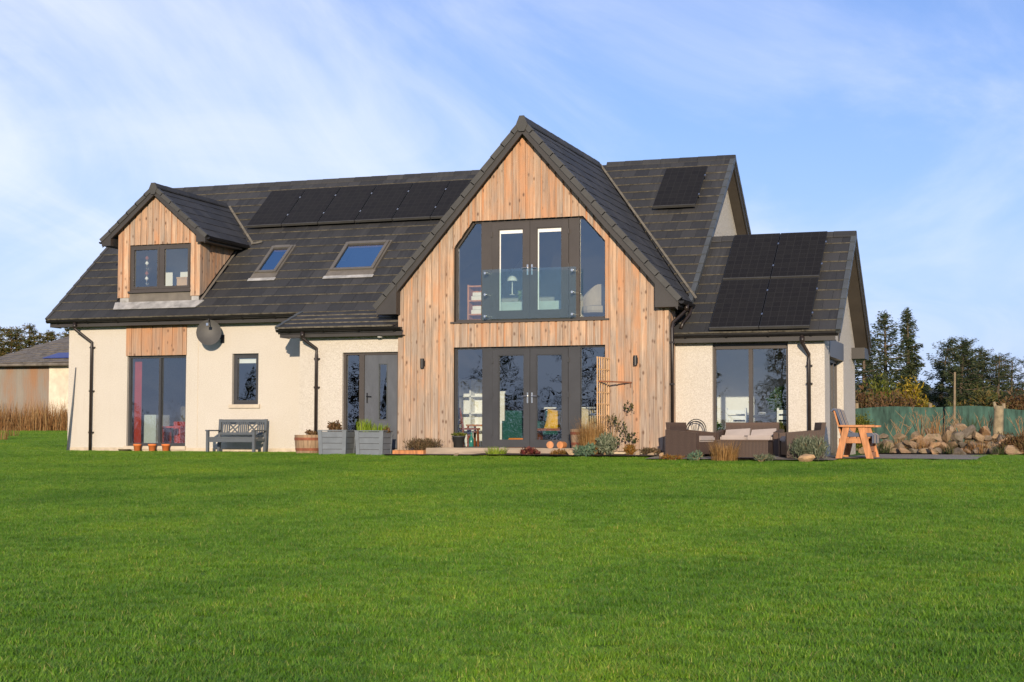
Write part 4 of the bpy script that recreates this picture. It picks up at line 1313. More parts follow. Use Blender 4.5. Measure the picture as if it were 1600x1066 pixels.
mb = MB().box(-.05, .35, .13, .15, 0, .95)
for z_ in (0, .3, .6, .92): mb.box(-.05, .35, -.15, .13, z_, z_ + .03)
mb.box(-.08, -.05, -.15, .15, 0, .97).box(.35, .38, -.15, .15, 0, .97)
mb.build('carcass', M['orangewood'], e)
for z_ in (.33, .63):
    MB().box(.0, .33, -.12, .1, z_, z_ + .09).box(.03, .30, -.12, .1, z_ + .095, z_ + .17).build('folded_towel', M['bedding'], e)
e = empty('table_lamp', (11.09, 1.2, 3.62), 'white domed lamp above the bed', 'lamp')
MB().lathe([(.07, 0), (.075, .01), (.015, .02), (.008, .34)], n=14).build('stem', M['white'], e)
MB().lathe([(.12, .32), (.11, .37), (.07, .42), (.02, .44)], n=16).build('lamp_shade', M['white'], e)
# study behind the patio door
o = MB().box(-.22, .22, -.3, .3, 0, .78).box(-.20, .20, -.31, -.3, .08, .70).build('white_cabinet', plain('pale_grey_cabinet', (.42, .47, .46), .5, .05, 3)); o.location = (1.85, .95, .12)
tag(o, 'pale grey cabinet inside the patio door', 'cabinet')
cu = MB(); pts = []
for k in range(18): pts.append((1.60 + k*.014, .34 + (.035 if k % 2 else 0)))
for (xa, ya), (xb, yb) in zip(pts[:-1], pts[1:]): cu.add([(xa, ya, .16), (xb, yb, .16), (xb, yb, 2.3), (xa, ya, 2.3)], [(0, 1, 2, 3)])
tag(cu.build('curtain', M['red'], None, True), 'dusky red curtain hanging at the left of the patio door', 'curtain')
sofa_in('armchair', (2.75, 1.5, .12), .75, M['red'], 'red armchair inside the right half of the patio door', -.4, 'chair')
o = MB().box(-.3, .3, -.25, .25, .46, .5).box(-.28, -.24, -.22, .22, 0, .46).box(.24, .28, -.22, .22, 0, .46).build('red_table', M['red']); o.location = (2.55, .75, .12)
tag(o, 'small red table inside the patio door', 'table')
# dining room in the wing
e = empty('dining_table', (16.95, .6, .09), 'dark dining table inside the wing window', 'table')
MB().box(-.70, .70, -.45, .45, .72, .76).build('table_top', M['darkmetal'], e)
for a in (-1, 1): MB().box(a*.45 - .14, a*.45 + .14, -.3, .3, 0, .72).build('pedestal', M['darkmetal'], e)
chair('dining_chair', (16.55, .0, .09), 3.1, M['white'], 'white dining chair at the left of the table in the wing')
chair('dining_chair', (17.52, .05, .09), 3.4, M['white'], 'white dining chair at the right of the table in the wing')
for x_, w_, lab in ((16.55, .18, 'stack of white plates at the left of the dining table'), (17.05, .2, 'stack of white plates in the middle of the dining table')):
    o = MB().lathe([(w_*.6, 0), (w_, .02), (w_, .03), (w_*.6, .035), (w_, .05), (w_, .06), (w_*.5, .065)], n=16).build('plate_stack', M['white']); o.location = (x_, .5, .85)
    tag(o, lab, 'plates')
# ornament in the dormer window and a box on its sill
e = empty('hanging_ornament', (1.85, .50, 4.85), 'string of shell ornaments hanging in the left dormer light', 'ornament')
mb = MB().tube([(0, 0, 0), (0, 0, -.8)], .004, 5); mb.build('string', M['trellis'], e)
for k in range(6): MB().lathe([(.01, -.05), (.04, -.02), (.045, .0), (.02, .04)], (0, 0, -.12 - k*.125), 8).build('shell', [M['chairwood'], M['white'], M['steel']][k % 3], e)
o = MB().box(-.14, .14, -.1, .1, 0, .26).box(-.15, .15, -.11, .11, .26, .29).build('cardboard_box', M['trellis']); o.location = (2.95, .42, 3.92)
tag(o, 'small tan box on the sill in the right dormer light', 'box')
o = MB().box(1.6, 3.4, .3, .62, 3.86, 3.90).build('window_shelf', M['white']); tag(o, 'white shelf inside the dormer window', 'shelf')

# ------------------------------------------------------------------ terrace, path, beds
def sheet(name, x0, x1, y0, y1, lift, mat, step=.4, label=None, edge=.0):
    xs = np.linspace(x0, x1, max(2, int((x1-x0)/step)+1)); ys = np.linspace(y0, y1, max(2, int((y1-y0)/step)+1))
    rr = random.Random(3)
    v = []
    for j, y in enumerate(ys):
        for x in xs:
            yy = y + (rr.uniform(-edge, edge) if j in (0,) else 0)
            v.append((x, yy, zg(x, yy) + lift))
    n = len(xs)
    f = [(j*n+i, j*n+i+1, (j+1)*n+i+1, (j+1)*n+i) for j in range(len(ys)-1) for i in range(n-1)]
    me = bpy.data.meshes.new(name); me.from_pydata(v, [], f); me.materials.append(mat)
    return tag(link(name, me), label, None, None, 'structure')
sheet('path', 9.45, 15.3, -2.30, -1.22, .030, M['paving'])
sheet('terrace', 15.38, 18.95, -3.28, -.70, .030, M['paving'])
sheet('gravel_path', 18.95, 21.4, -2.6, 5.2, .026, M['gravel'], edge=.12)
sheet('flower_bed', 11.6, 15.38, -2.75, -1.95, .055, M['soil'], edge=.06)
sheet('rock_bed', 18.8, 23.5, 2.6, 9.5, .05, M['soil'])

# timber step in front of the french doors
e = empty('timber_step', (11.95, -1.6, 0), 'weathered sleeper step in front of the french doors', 'step')
for k in range(4):
    MB().box(-1.65, 1.68, -.33 + k*.165, -.33 + k*.165 + .158, .03, .155 + (k % 2)*.004).build('plank', M['deck'], e)
MB().box(-1.63, 1.66, -.315, .32, -.1, .03).build('plinth', M['deck'], e)
o = MB().box(-.36, .34, -.12, .12, -.05, .10).box(-.34, .32, -.13, .11, .1, .105).build('timber_edging', M['orangewood']); o.location = (9.96, -1.95, 0)
tag(o, 'low orange timber edging below the heather by the front door', 'edging')

# ------------------------------------------------------------------ foliage helpers
def quads(C, D, Wd, size_l, size_w):
    """elongated quads: centres C, long axis D (unit), width axis Wd (unit)"""
    l = size_l[:, None] / 2; w = size_w[:, None] / 2
    V = np.stack([C - D*l, C + Wd*w, C + D*l, C - Wd*w], 1).reshape(-1, 3)
    n = len(C)
    F = np.arange(n*4).reshape(n, 4)
    return V, F
def unit(a): return a / (np.linalg.norm(a, axis=1, keepdims=True) + 1e-9)

def leaves_in(rs, c, r, n, l, w, up=.3, shell=.55):
    d = unit(rs.normal(size=(n, 3)))
    rad = shell + (1 - shell) * rs.random(n)
    bump_ = 1 + .28*np.sin(d[:, 0]*5 + c[0]*3)*np.sin(d[:, 1]*4 + c[1])*np.cos(d[:, 2]*5)
    P = np.array(c) + d * np.array(r) * (rad * bump_)[:, None]
    D = unit(d*.6 + rs.normal(size=(n, 3))*.6 + np.array([0, 0, up]))
    Wd = unit(np.cross(D, rs.normal(size=(n, 3))))
    return quads(P, D, Wd, l*(.6 + .8*rs.random(n)), w*(.6 + .8*rs.random(n)))

def merge(parts):
    V, F, b = [], [], 0
    for v, f in parts:
        V.append(v); F.append(f + b); b += len(v)
    return np.concatenate(V), np.concatenate(F)

def blades(rs, x, y, z, h, w, lean, az=None):
    """grass blades as two stacked quads ending in a thin tip"""
    n = len(x)
    a = rs.random(n)*2*math.pi if az is None else az
    dx, dy = np.cos(a), np.sin(a)
    wx, wy = -dy*w/2, dx*w/2
    P0 = np.stack([x, y, z], 1)
    P1 = P0 + np.stack([dx*lean*.35, dy*lean*.35, h*.55], 1)
    P2 = P0 + np.stack([dx*lean, dy*lean, h], 1)
    Wv = np.stack([wx, wy, np.zeros(n)], 1)
    V = np.stack([P0 - Wv, P0 + Wv, P1 + Wv*.8, P1 - Wv*.8, P2 + Wv*.12, P2 - Wv*.12], 1).reshape(-1, 3)
    b = (np.arange(n)*6)[:, None]
    F = np.concatenate([b + np.array([[0, 1, 2, 3]]), b + np.array([[3, 2, 4, 5]])], 1).reshape(-1, 4)
    return V, F

M['lf_con'] = m_leaf('conifer_needles', [(0, (.022, .040, .018)), (.5, (.045, .066, .026)), (1, (.095, .095, .036))], .12)
M['lf_con2'] = m_leaf('plantation_needles', [(0, (.045, .062, .016)), (.5, (.095, .100, .026)), (1, (.17, .105, .025))], .12)
M['lf_brown'] = m_leaf('russet_twigs', [(0, (.10, .055, .025)), (.5, (.17, .085, .035)), (1, (.12, .10, .035))], .15)
M['lf_gorse'] = m_leaf('gorse', [(0, (.10, .10, .02)), (.5, (.22, .16, .015)), (1, (.38, .26, .012))], .15)
M['lf_green'] = m_leaf('bright_shrub_leaves', [(0, (.07, .10, .015)), (.5, (.14, .16, .02)), (1, (.22, .21, .03))], .25)
M['lf_lime'] = m_leaf('lime_green_leaves', [(0, (.14, .24, .02)), (.5, (.24, .34, .03)), (1, (.34, .42, .06))], .35)
M['lf_heath'] = m_leaf('heather', [(0, (.07, .055, .03)), (.5, (.12, .09, .04)), (1, (.17, .10, .06))], .15)
M['lf_grey'] = m_leaf('silver_green_leaves', [(0, (.10, .13, .07)), (.5, (.18, .21, .13)), (1, (.28, .29, .19))], .2)
M['lf_teal'] = m_leaf('blue_green_leaves', [(0, (.07, .13, .08)), (.5, (.11, .19, .12)), (1, (.20, .25, .14))], .2)
M['lf_red'] = m_leaf('wine_red_leaves', [(0, (.08, .018, .02)), (.5, (.15, .035, .03)), (1, (.30, .15, .09))], .2)
M['lf_rust'] = m_leaf('rust_moss', [(0, (.20, .09, .02)), (.5, (.30, .13, .02)), (1, (.16, .13, .03))], .2)
M['lf_straw'] = m_leaf('straw_grass', [(0, (.30, .15, .045)), (.5, (.44, .25, .085)), (1, (.58, .38, .16))], .3)
M['lf_dry'] = m_leaf('dry_meadow_grass', [(0, (.24, .11, .035)), (.5, (.36, .19, .07)), (1, (.48, .32, .14))], .3)
M['lf_dark'] = m_leaf('climber_leaves', [(0, (.03, .05, .015)), (.5, (.06, .08, .025)), (1, (.12, .10, .04))], .2)
M['lf_room'] = m_leaf('houseplant_leaves', [(0, (.03, .07, .02)), (.5, (.06, .13, .03)), (1, (.16, .22, .06))], .25)
M['lf_bare'] = m_leaf('winter_twigs', [(0, (.03, .026, .02)), (1, (.07, .055, .04))], .0)

def conifer(name, x, y, h, w, seed, label, mat='lf_con', n=3600, ls=.62, bare=.12, wind=0.0, group=None, shape=.85, zb=None, ragged=.35, flat=0.0):
    rs = np.random.RandomState(seed)
    z0 = zg(x, y) if zb is None else zb
    e = empty(name, (x, y, z0), label, 'tree', group)
    mb = MB()
    bx = [(wind*h*.03*k*k/9, 0, h*k/6*.97) for k in range(7)]
    mb.tube(bx, [.028*h*(1 - k/6.6) + .012 for k in range(7)], 7)
    parts = []
    levels = int(9 + h*1.5)
    nb = levels*6
    per = max(8, n // nb)
    for i in range(nb):
        lv = i // 6
        f = bare + (1 - bare) * ((lv + .35*rs.random()) / levels)
        f = min(f, .97)
        zz = f*h
        az = rs.random()*2*math.pi
        if wind:
            prof = (1 - f)**shape if f > flat else (1 - flat)**shape*(.55 + .6*rs.random())
        else:
            prof = (1 - f)**shape
        L_ = w/2 * (prof*(1 - ragged + 1.6*ragged*rs.random()) + .035)
        if rs.random() < .07: L_ *= 1.4
        if wind and rs.random() < .12: continue
        base = np.array([wind*h*.03*(f*6)**2/9, 0, zz])
        d = np.array([math.cos(az) + wind*.35, math.sin(az), .42 - .55*(1 - f)])
        tip = base + d*L_
        if i % 2 == 0:
            mb.tube([base, (base + tip)/2 + np.array([0, 0, -.05*L_]), tip], [.004*h, .003*h, .004], 4, cap=False)
        k = max(6, int(per*(.35 + 1.1*L_/(w/2))))
        t = rs.random(k)**.75
        P = base + d*L_*t[:, None]
        P[:, 2] += -.16*L_*np.sin(t*2.6)
        side = np.array([-math.sin(az), math.cos(az), 0])
        sp = rs.normal(size=k)*.17*L_*(1.15 - t)
        P += side*sp[:, None] + rs.normal(size=(k, 3))*np.array([.010, .010, .013])*h
        D = unit(d*.7 + side*np.sign(sp)[:, None]*.7 + rs.normal(size=(k, 3))*.3 + np.array([0, 0, -.30]))
        Wd = unit(np.cross(D, rs.normal(size=(k, 3))))
        s_ = .040*h*ls*(.6 + .9*rs.random(k))*(.6 + .5*(1 - f))
        parts.append(quads(P, D, Wd, s_*1.5, s_*.36))
    k = 60                                      # leading shoot
    P = np.stack([np.full(k, wind*h*.03*4) + rs.normal(size=k)*.012*h, rs.normal(size=k)*.012*h, h*(.90 + .11*rs.random(k))], 1)
    D = unit(rs.normal(size=(k, 3))*.5 + np.array([0, 0, 1]))
    parts.append(quads(P, D, unit(np.cross(D, rs.normal(size=(k, 3)))), np.full(k, .03*h), np.full(k, .007*h)))
    mb.build('trunk', M['bark'], e, True)
    V, F = merge(parts)
    link('crown', np_mesh('crown', V, F, M[mat]), e)
    return e

def shrub(name, x, y, r, seed, label, mat, n=900, l=.12, w=.05, group=None, z=None, cat='shrub', up=.3, stems=6, cz=None, shell=.35, lift=0.0):
    rs = np.random.RandomState(seed)
    z0 = zg(x, y) if z is None else z
    e = empty(name, (x, y, z0), label, cat, group)
    parts = []
    k = max(3, int(n / 140))
    for i in range(k):
        a = rs.random()*6.28; q = rs.random()**.5*.55
        c = (math.cos(a)*q*r[0], math.sin(a)*q*r[1], r[2]*(.45 + .35*rs.random()) + lift)
        parts.append(leaves_in(rs, c, (r[0]*.55, r[1]*.55, r[2]*.5), n // k, l, w, up, shell))
    V, F = merge(parts)
    V[:, 2] = np.maximum(V[:, 2], .0)
    mb = MB()
    for i in range(stems):
        a = rs.random()*6.28
        mb.tube([(0, 0, -.02), (math.cos(a)*r[0]*.25, math.sin(a)*r[1]*.25, r[2]*.4 + lift*.6), (math.cos(a)*r[0]*.55, math.sin(a)*r[1]*.55, r[2]*.85 + lift)], [.012 + .012*r[2], .008 + .006*r[2], .003], 5)
    mb.build('stem', M['twig'], e)
    link('foliage', np_mesh('foliage', V, F, M[mat]), e)
    return e

def tuft(name, x, y, h, r, n, seed, label, mat, w=.008, lean=.4, z=None, group=None, cat='grass clump', sx=1.0):
    rs = np.random.RandomState(seed)
    z0 = zg(x, y) if z is None else z
    q = np.sqrt(rs.random(n))*r; a = rs.random(n)*6.28
    hh = h*(.45 + .6*rs.random(n)); ln = hh*lean*(rs.random(n) + .1)
    V, F = blades(rs, q*np.cos(a)*sx, q*np.sin(a), np.zeros(n) - .01, hh, np.full(n, w), ln, a + rs.normal(size=n)*.6)
    o = link(name, np_mesh(name, V, F, M[mat]))
    o.location = (x, y, z0)
    return tag(o, label, cat, group)

def twigs(name, x, y, h, seed, label, z=None, spread=.35, n=7, mat='twig', cat='shrub'):
    rs = np.random.RandomState(seed)
    z0 = zg(x, y) if z is None else z
    mb = MB()
    for i in range(n):
        a = rs.random()*6.28; s_ = spread*(.3 + .9*rs.random()); hh = h*(.6 + .45*rs.random())
        p1 = (math.cos(a)*s_*.3, math.sin(a)*s_*.3, hh*.5); p2 = (math.cos(a)*s_, math.sin(a)*s_, hh)
        mb.tube([(0, 0, -.02), p1, p2], [.016, .010, .004], 5)
        for k in range(3):
            t = .4 + .5*rs.random(); b = [p1[q] + (p2[q]-p1[q])*t for q in range(3)]
            c = (b[0] + rs.normal()*.09, b[1] + rs.normal()*.09, b[2] + .10 + .14*rs.random())
            mb.tube([b, c], [.007, .003], 4)
    o = mb.build(name, M[mat])
    o.location = (x, y, z0)
    return tag(o, label, cat)

WORDS_L = ['first', 'second', 'third', 'fourth', 'fifth', 'sixth', 'seventh']
def rock(seed, sub=2):
    import bmesh
    bm = bmesh.new(); bmesh.ops.create_icosphere(bm, subdivisions=sub, radius=.5)
    rs = np.random.RandomState(seed)
    pl = [(unit(rs.normal(size=(1, 3)))[0], .17 + .20*rs.random()) for _ in range(13)]
    for v in bm.verts:
        p = np.array(v.co)
        for nrm, d in pl:
            k = p @ nrm
            if k > d: p = p - nrm*(k - d)*.97
        p *= 1 + .05*math.sin(p[0]*11 + seed) * math.cos(p[1]*9)
        v.co = p
    me = bpy.data.meshes.new('stone'); bm.to_mesh(me); bm.free()
    return me
ROCKS = [rock(s_) for s_ in range(9)]
for me in ROCKS: me.materials.append(M['stone'])
ROCKS_O = [rock(s_ + 40) for s_ in range(4)]
for me in ROCKS_O: me.materials.append(M['stone_o'])

# ------------------------------------------------------------------ garden furniture by the left wing
b = empty('bench', (4.97, -.50, 0), 'grey painted garden bench with crossed back panels below the small window', 'bench')
Wb = 1.20
for a in (-1, 1):
    MB().box(a*Wb/2 - .03, a*Wb/2 + .03, -.29, -.23, -.02, .50).build('leg', M['bench'], b)
    MB().hexa([(a*Wb/2 - .03, .20, -.02), (a*Wb/2 + .03, .20, -.02), (a*Wb/2 + .03, .26, -.02), (a*Wb/2 - .03, .26, -.02), (a*Wb/2 - .03, .28, .78), (a*Wb/2 + .03, .28, .78), (a*Wb/2 + .03, .33, .78), (a*Wb/2 - .03, .33, .78)]).build('leg', M['bench'], b)
    MB().box(a*Wb/2 - .04, a*Wb/2 + .04, -.31, .25, .50, .53).build('armrest', M['bench'], b)
    MB().box(a*Wb/2 - .02, a*Wb/2 + .02, -.23, .21, .28, .34).build('side_rail', M['bench'], b)
for k in range(4): MB().box(-Wb/2 + .03, Wb/2 - .03, -.28 + k*.125, -.28 + k*.125 + .11, .345, .368).build('slat', M['bench'], b)
MB().box(-Wb/2 + .03, Wb/2 - .03, -.27, -.245, .25, .344).build('front_rail', M['bench'], b)
yb = lambda z: .235 + (z - .36)*.16
MB().box(-Wb/2 + .03, Wb/2 - .03, yb(.74) - .02, yb(.74) + .025, .71, .775).build('top_rail', M['bench'], b)
MB().box(-Wb/2 + .03, Wb/2 - .03, yb(.45) - .02, yb(.45) + .02, .42, .475).build('lower_rail', M['bench'], b)
for x_ in (-.52, -.46, -.40, -.05, 0.0, .05, .10, -.10, .40, .46, .52):
    MB().beam((x_, yb(.475), .475), (x_, yb(.71), .71), .03, .016, 0, (0, 1, 0)).build('slat', M['bench'], b)
for c in (-.25, .25):
    for s_ in (-1, 1): MB().beam((c - s_*.13, yb(.475) + s_*.006, .475), (c + s_*.13, yb(.71) + s_*.006, .71), .028, .014, 0, (0, 1, 0)).build('brace', M['bench'], b)

def planter(x, y, w, d, h, label, rz=0.0):
    z0 = zg(x, y)
    e = empty('planter', (x, y, z0), label, 'planter', 'blue grey planters by the front door', rz)
    for k in range(4):
        z = k*h/4
        f = .93 + .07*(k / 3)
        MB().box(-w/2*f, w/2*f, -d/2*f, -d/2*f + .02, z + .004, z + h/4 - .004).build('board', M['planter'], e)
        MB().box(-w/2*f, w/2*f, d/2*f - .02, d/2*f, z + .004, z + h/4 - .004).build('board', M['planter'], e)
        MB().box(w/2*f - .02, w/2*f, -d/2*f + .021, d/2*f - .021, z + .004, z + h/4 - .004).build('board', M['planter'], e)
        MB().box(-w/2*f, -w/2*f + .02, -d/2*f + .021, d/2*f - .021, z + .004, z + h/4 - .004).build('board', M['planter'], e)
    for a in (-1, 1):
        for c in (-1, 1):
            x1, y1, x2, y2 = a*w/2*.93, c*d/2*.93, a*w/2, c*d/2
            k1, k2 = (.0, .075) if a > 0 else (.075, .0)
            MB().hexa([(x1 - k2 if a > 0 else x1 - .01, y1 - .015, 0), (x1 + .01 if a > 0 else x1 + k1, y1 - .015, 0), (x1 + .01 if a > 0 else x1 + k1, y1 + .015, 0), (x1 - k2 if a > 0 else x1 - .01, y1 + .015, 0),
                       (x2 - .075 if a > 0 else x2 - .01, y2 - .015, h + .01), (x2 + .01 if a > 0 else x2 + .075, y2 - .015, h + .01), (x2 + .01 if a > 0 else x2 + .075, y2 + .015, h + .01), (x2 - .075 if a > 0 else x2 - .01, y2 + .015, h + .01)]).build('corner_post', M['planter'], e)
    rim = MB().box(-w/2 - .02, w/2 + .02, -d/2 - .02, -d/2 + .05, h + .01, h + .03).box(-w/2 - .02, w/2 + .02, d/2 - .05, d/2 + .02, h + .01, h + .03)
    rim.box(-w/2 - .02, -w/2 + .05, -d/2 + .05, d/2 - .05, h + .01, h + .03).box(w/2 - .05, w/2 + .02, -d/2 + .05, d/2 - .05, h + .01, h + .03).build('rim', M['planter'], e)
    MB().box(-w/2*.9, w/2*.9, -d/2*.9, d/2*.9, .1, h - .05).build('soil', M['soil'], e)
    return e
planter(8.33, -2.12, .63, .50, .50, 'left blue grey boarded planter with a dried brown shrub in it', .05)
planter(9.20, -2.14, .63, .46, .49, 'right blue grey boarded planter with fresh green shoots in it', .0)
shrub('dried_hydrangea', 8.27, -2.12, (.20, .18, .26), 5, 'dried brown shrub in the left planter', 'lf_brown', 800, .055, .035, z=.40, stems=9)
tuft('green_shoots', 8.95, -2.08, .36, .16, 130, 6, 'tall lime green shoots at the left of the right planter', 'lf_lime', .022, .4, z=.42, cat='plant')
tuft('green_shoots', 9.28, -2.10, .26, .20, 170, 7, 'shorter lime green shoots at the right of the right planter', 'lf_lime', .02, .5, z=.42, cat='plant')
shrub('dried_plant', 9.44, -2.10, (.12, .12, .13), 8, 'small brown dried plant at the right end of the right planter', 'lf_brown', 260, .05, .03, z=.43)

def barrel(x, y, r, h, label, z=None):
    z0 = zg(x, y) if z is None else z
    e = empty('half_barrel', (x, y, z0), label, 'barrel', 'half barrel planters')
    rad = lambda f: r*(.86 + .14*math.sin(f*math.pi*.5))
    n = 22
    for k in range(n):
        t0, t1 = 2*math.pi*(k + .02)/n, 2*math.pi*(k + .98)/n
        mb = MB()
        for a, b_ in ((0, .5), (.5, 1)):
            ra, rb = rad(a), rad(b_)
            def P(r_, t, z): return (r_*math.cos(t), r_*math.sin(t), z)
            mb.hexa([P(ra, t0, a*h), P(ra, t1, a*h), P(ra - .025, t1, a*h), P(ra - .025, t0, a*h), P(rb, t0, b_*h), P(rb, t1, b_*h), P(rb - .025, t1, b_*h), P(rb - .025, t0, b_*h)])
        mb.build('stave', M['oak'], e)
    for f in (.18, .72):
        ra = rad(f) + .004; rb = rad(f + .14) + .004
        MB().lathe([(ra - .008, f*h), (ra, f*h), (rb, (f + .14)*h), (rb - .008, (f + .14)*h)], n=30).build('hoop', M['rusthoop'], e)
    MB().lathe([(r*.9, h*.6), (r*.94, h*.85), (r*.5, h*.9)], n=20).build('soil', M['soil'], e)
barrel(7.36, -1.56, .30, .42, 'oak half barrel with rusty hoops left of the planters')
shrub('dried_plant', 7.46, -1.56, (.17, .15, .14), 11, 'small brown dried plant in the barrel left of the planters', 'lf_brown', 300, .06, .03, z=.36)
barrel(13.62, -1.62, .24, .40, 'oak half barrel on the step behind the straw grass', .15)

POTP = [(.070, 0), (.085, .12), (.092, .12), (.096, .165), (.085, .165), (.075, .13), (.01, .12)]
for i, (x_, lab) in enumerate(((2.12, 'leftmost of three terracotta pots below the patio door'), (2.53, 'middle of three terracotta pots below the patio door'), (2.90, 'rightmost of three terracotta pots below the patio door'))):
    o = MB().lathe(POTP, n=18).build('terracotta_pot', M['terra'], None, True); o.location = (x_, -.20, .03); o.scale = (1.05, 1.05, 1.0)
    tag(o, lab, 'plant pot', 'terracotta pots')
o = MB().lathe([(.10, 0), (.15, .07), (.155, .07), (.13, .06), (.01, .03)], n=18).build('shallow_bowl', M['post'], None, True); o.location = (1.77, -.22, .0)
tag(o, 'shallow brown bowl on the grass left of the terracotta pots', 'bowl')

# ------------------------------------------------------------------ along the gable
e = empty('plant_pot', (10.90, -1.58, .157), 'dark grey flower pot on the step left of the french doors', 'plant pot')
MB().lathe([(.085, 0), (.135, .22), (.145, .22), (.145, .25), (.13, .25), (.12, .2), (.01, .19)], n=18).build('pot', M['pot'], e, True)
shrub('pot_plant', 10.90, -1.58, (.17, .14, .10), 21, 'small yellow green plant in the dark flower pot', 'lf_green', 200, .06, .03, z=.36)
for i, (x_, lab) in enumerate(((12.97, 'left of two cut log ends on the step'), (13.20, 'right of two cut log ends on the step'))):
    o = MB().tube([(0, -.07, .07), (0, .10, .07)], [.075, .07], 14).build('cut_log', M['orangewood']); o.location = (x_, -1.72, .157); o.rotation_euler = (0, .3*i, .3 - .5*i)
    tag(o, lab, 'log', 'cut logs on the step')
tre = empty('trellis', (14.06, -1.55, 0), 'narrow pine lattice trellis standing against the cladding right of the french doors', 'trellis')
for k in range(6):
    f = k/5
    MB().box(-.012 + .09*f - .05, .012 + .09*f - .05, -.28 + .50*f, -.262 + .50*f, 0, 2.02).build('slat', M['trellis'], tre)
for k in range(9):
    z_ = .12 + k*.235
    MB().beam((-.062, -.275, z_), (.055, .245, z_), .014, .022).build('cross_slat', M['trellis'], tre)
o = MB().beam((14.0, -1.80, 1.52), (14.58, -1.275, 1.505), .022, .03).beam((14.56, -1.275, 1.40), (14.56, -1.275, 1.52), .03, .01).build('iron_bracket', M['rust'])
tag(o, 'rusty iron bracket arm fixed to the cladding beside the trellis', 'bracket')
cl = twigs('climbing_rose', 14.25, -1.55, 1.05, 31, 'straggly climbing rose at the foot of the trellis', spread=.35, n=6)
for i, (a, b_, c) in enumerate([(.15, .1, .6), (-.02, .05, .75), (.3, .12, 1.0), (.25, .05, .45), (.08, 0, .3), (.4, .15, .38)]):
    rs = np.random.RandomState(60 + i)
    V, F = leaves_in(rs, (a, b_, c), (.12, .1, .13), 40, .06, .035)
    link('leaves', np_mesh('leaves', V, F, M['lf_dark']), cl)
shrub('heather', 10.15, -1.72, (.46, .26, .26), 41, 'wide brown heather clump below the cladding by the front door', 'lf_heath', 2600, .07, .012, up=1.2, stems=14, z=.05)
tuft('green_tuft', 12.05, -2.42, .22, .20, 240, 42, 'bright green leafy tuft in front of the step', 'lf_lime', .014, .7, cat='plant')
shrub('red_bergenia', 12.70, -2.42, (.32, .20, .15), 43, 'wine red leafy plant in front of the french doors', 'lf_red', 420, .10, .07, up=.5)
shrub('moss_clump', 13.40, -2.42, (.24, .18, .13), 44, 'rust coloured mossy clump beside the pale boulder', 'lf_rust', 700, .05, .012, up=1.0)
tuft('straw_grass', 13.98, -2.15, .80, .20, 900, 45, 'tall straw coloured grass clump in front of the barrel', 'lf_straw', .007, .45)
shrub('blue_green_plant', 14.02, -2.66, (.26, .18, .24), 46, 'low blue green plant in front of the straw grass', 'lf_teal', 620, .08, .03, up=.8)
shrub('silver_shrub', 14.36, -2.45, (.24, .20, .40), 47, 'silver green upright shrub below the trellis', 'lf_grey', 1500, .08, .022, up=1.0)
shrub('rust_fern', 14.80, -2.30, (.16, .14, .22), 48, 'rust brown clump right of the silver shrub', 'lf_rust', 700, .06, .018, up=1.0)
shrub('small_heather', 15.10, -1.95, (.36, .16, .15), 49, 'low brown heather at the foot of the cladding by the corner', 'lf_heath', 700, .06, .014, up=1.0, stems=10)
for i, (x_, y_, sx, sy, sz, lab) in enumerate([(13.72, -2.58, .36, .26, .26, 'pale boulder in front of the step beside the moss'), (15.0, -2.40, .36, .22, .22, 'orange pointed stone at the foot of the cladding'),
        (15.28, -2.40, .26, .18, .12, 'small flat pale stone near the gable corner'), (15.50, -2.35, .26, .18, .16, 'square pale stone by the left wicker armchair'), (11.25, -2.60, .55, .22, .08, 'flat pale stone at the lawn edge below the step'),
        (18.45, -3.62, .50, .26, .22, 'orange rock at the lawn edge below the silver bush')]):
    o = link('bed_stone', ROCKS_O[i % 4]); o.location = (x_, y_, zg(x_, y_) + sz*.32); o.scale = (sx, sy, sz*1.15); o.rotation_euler = (.2*i, .1, i*1.3)
    tag(o, lab, 'stone')

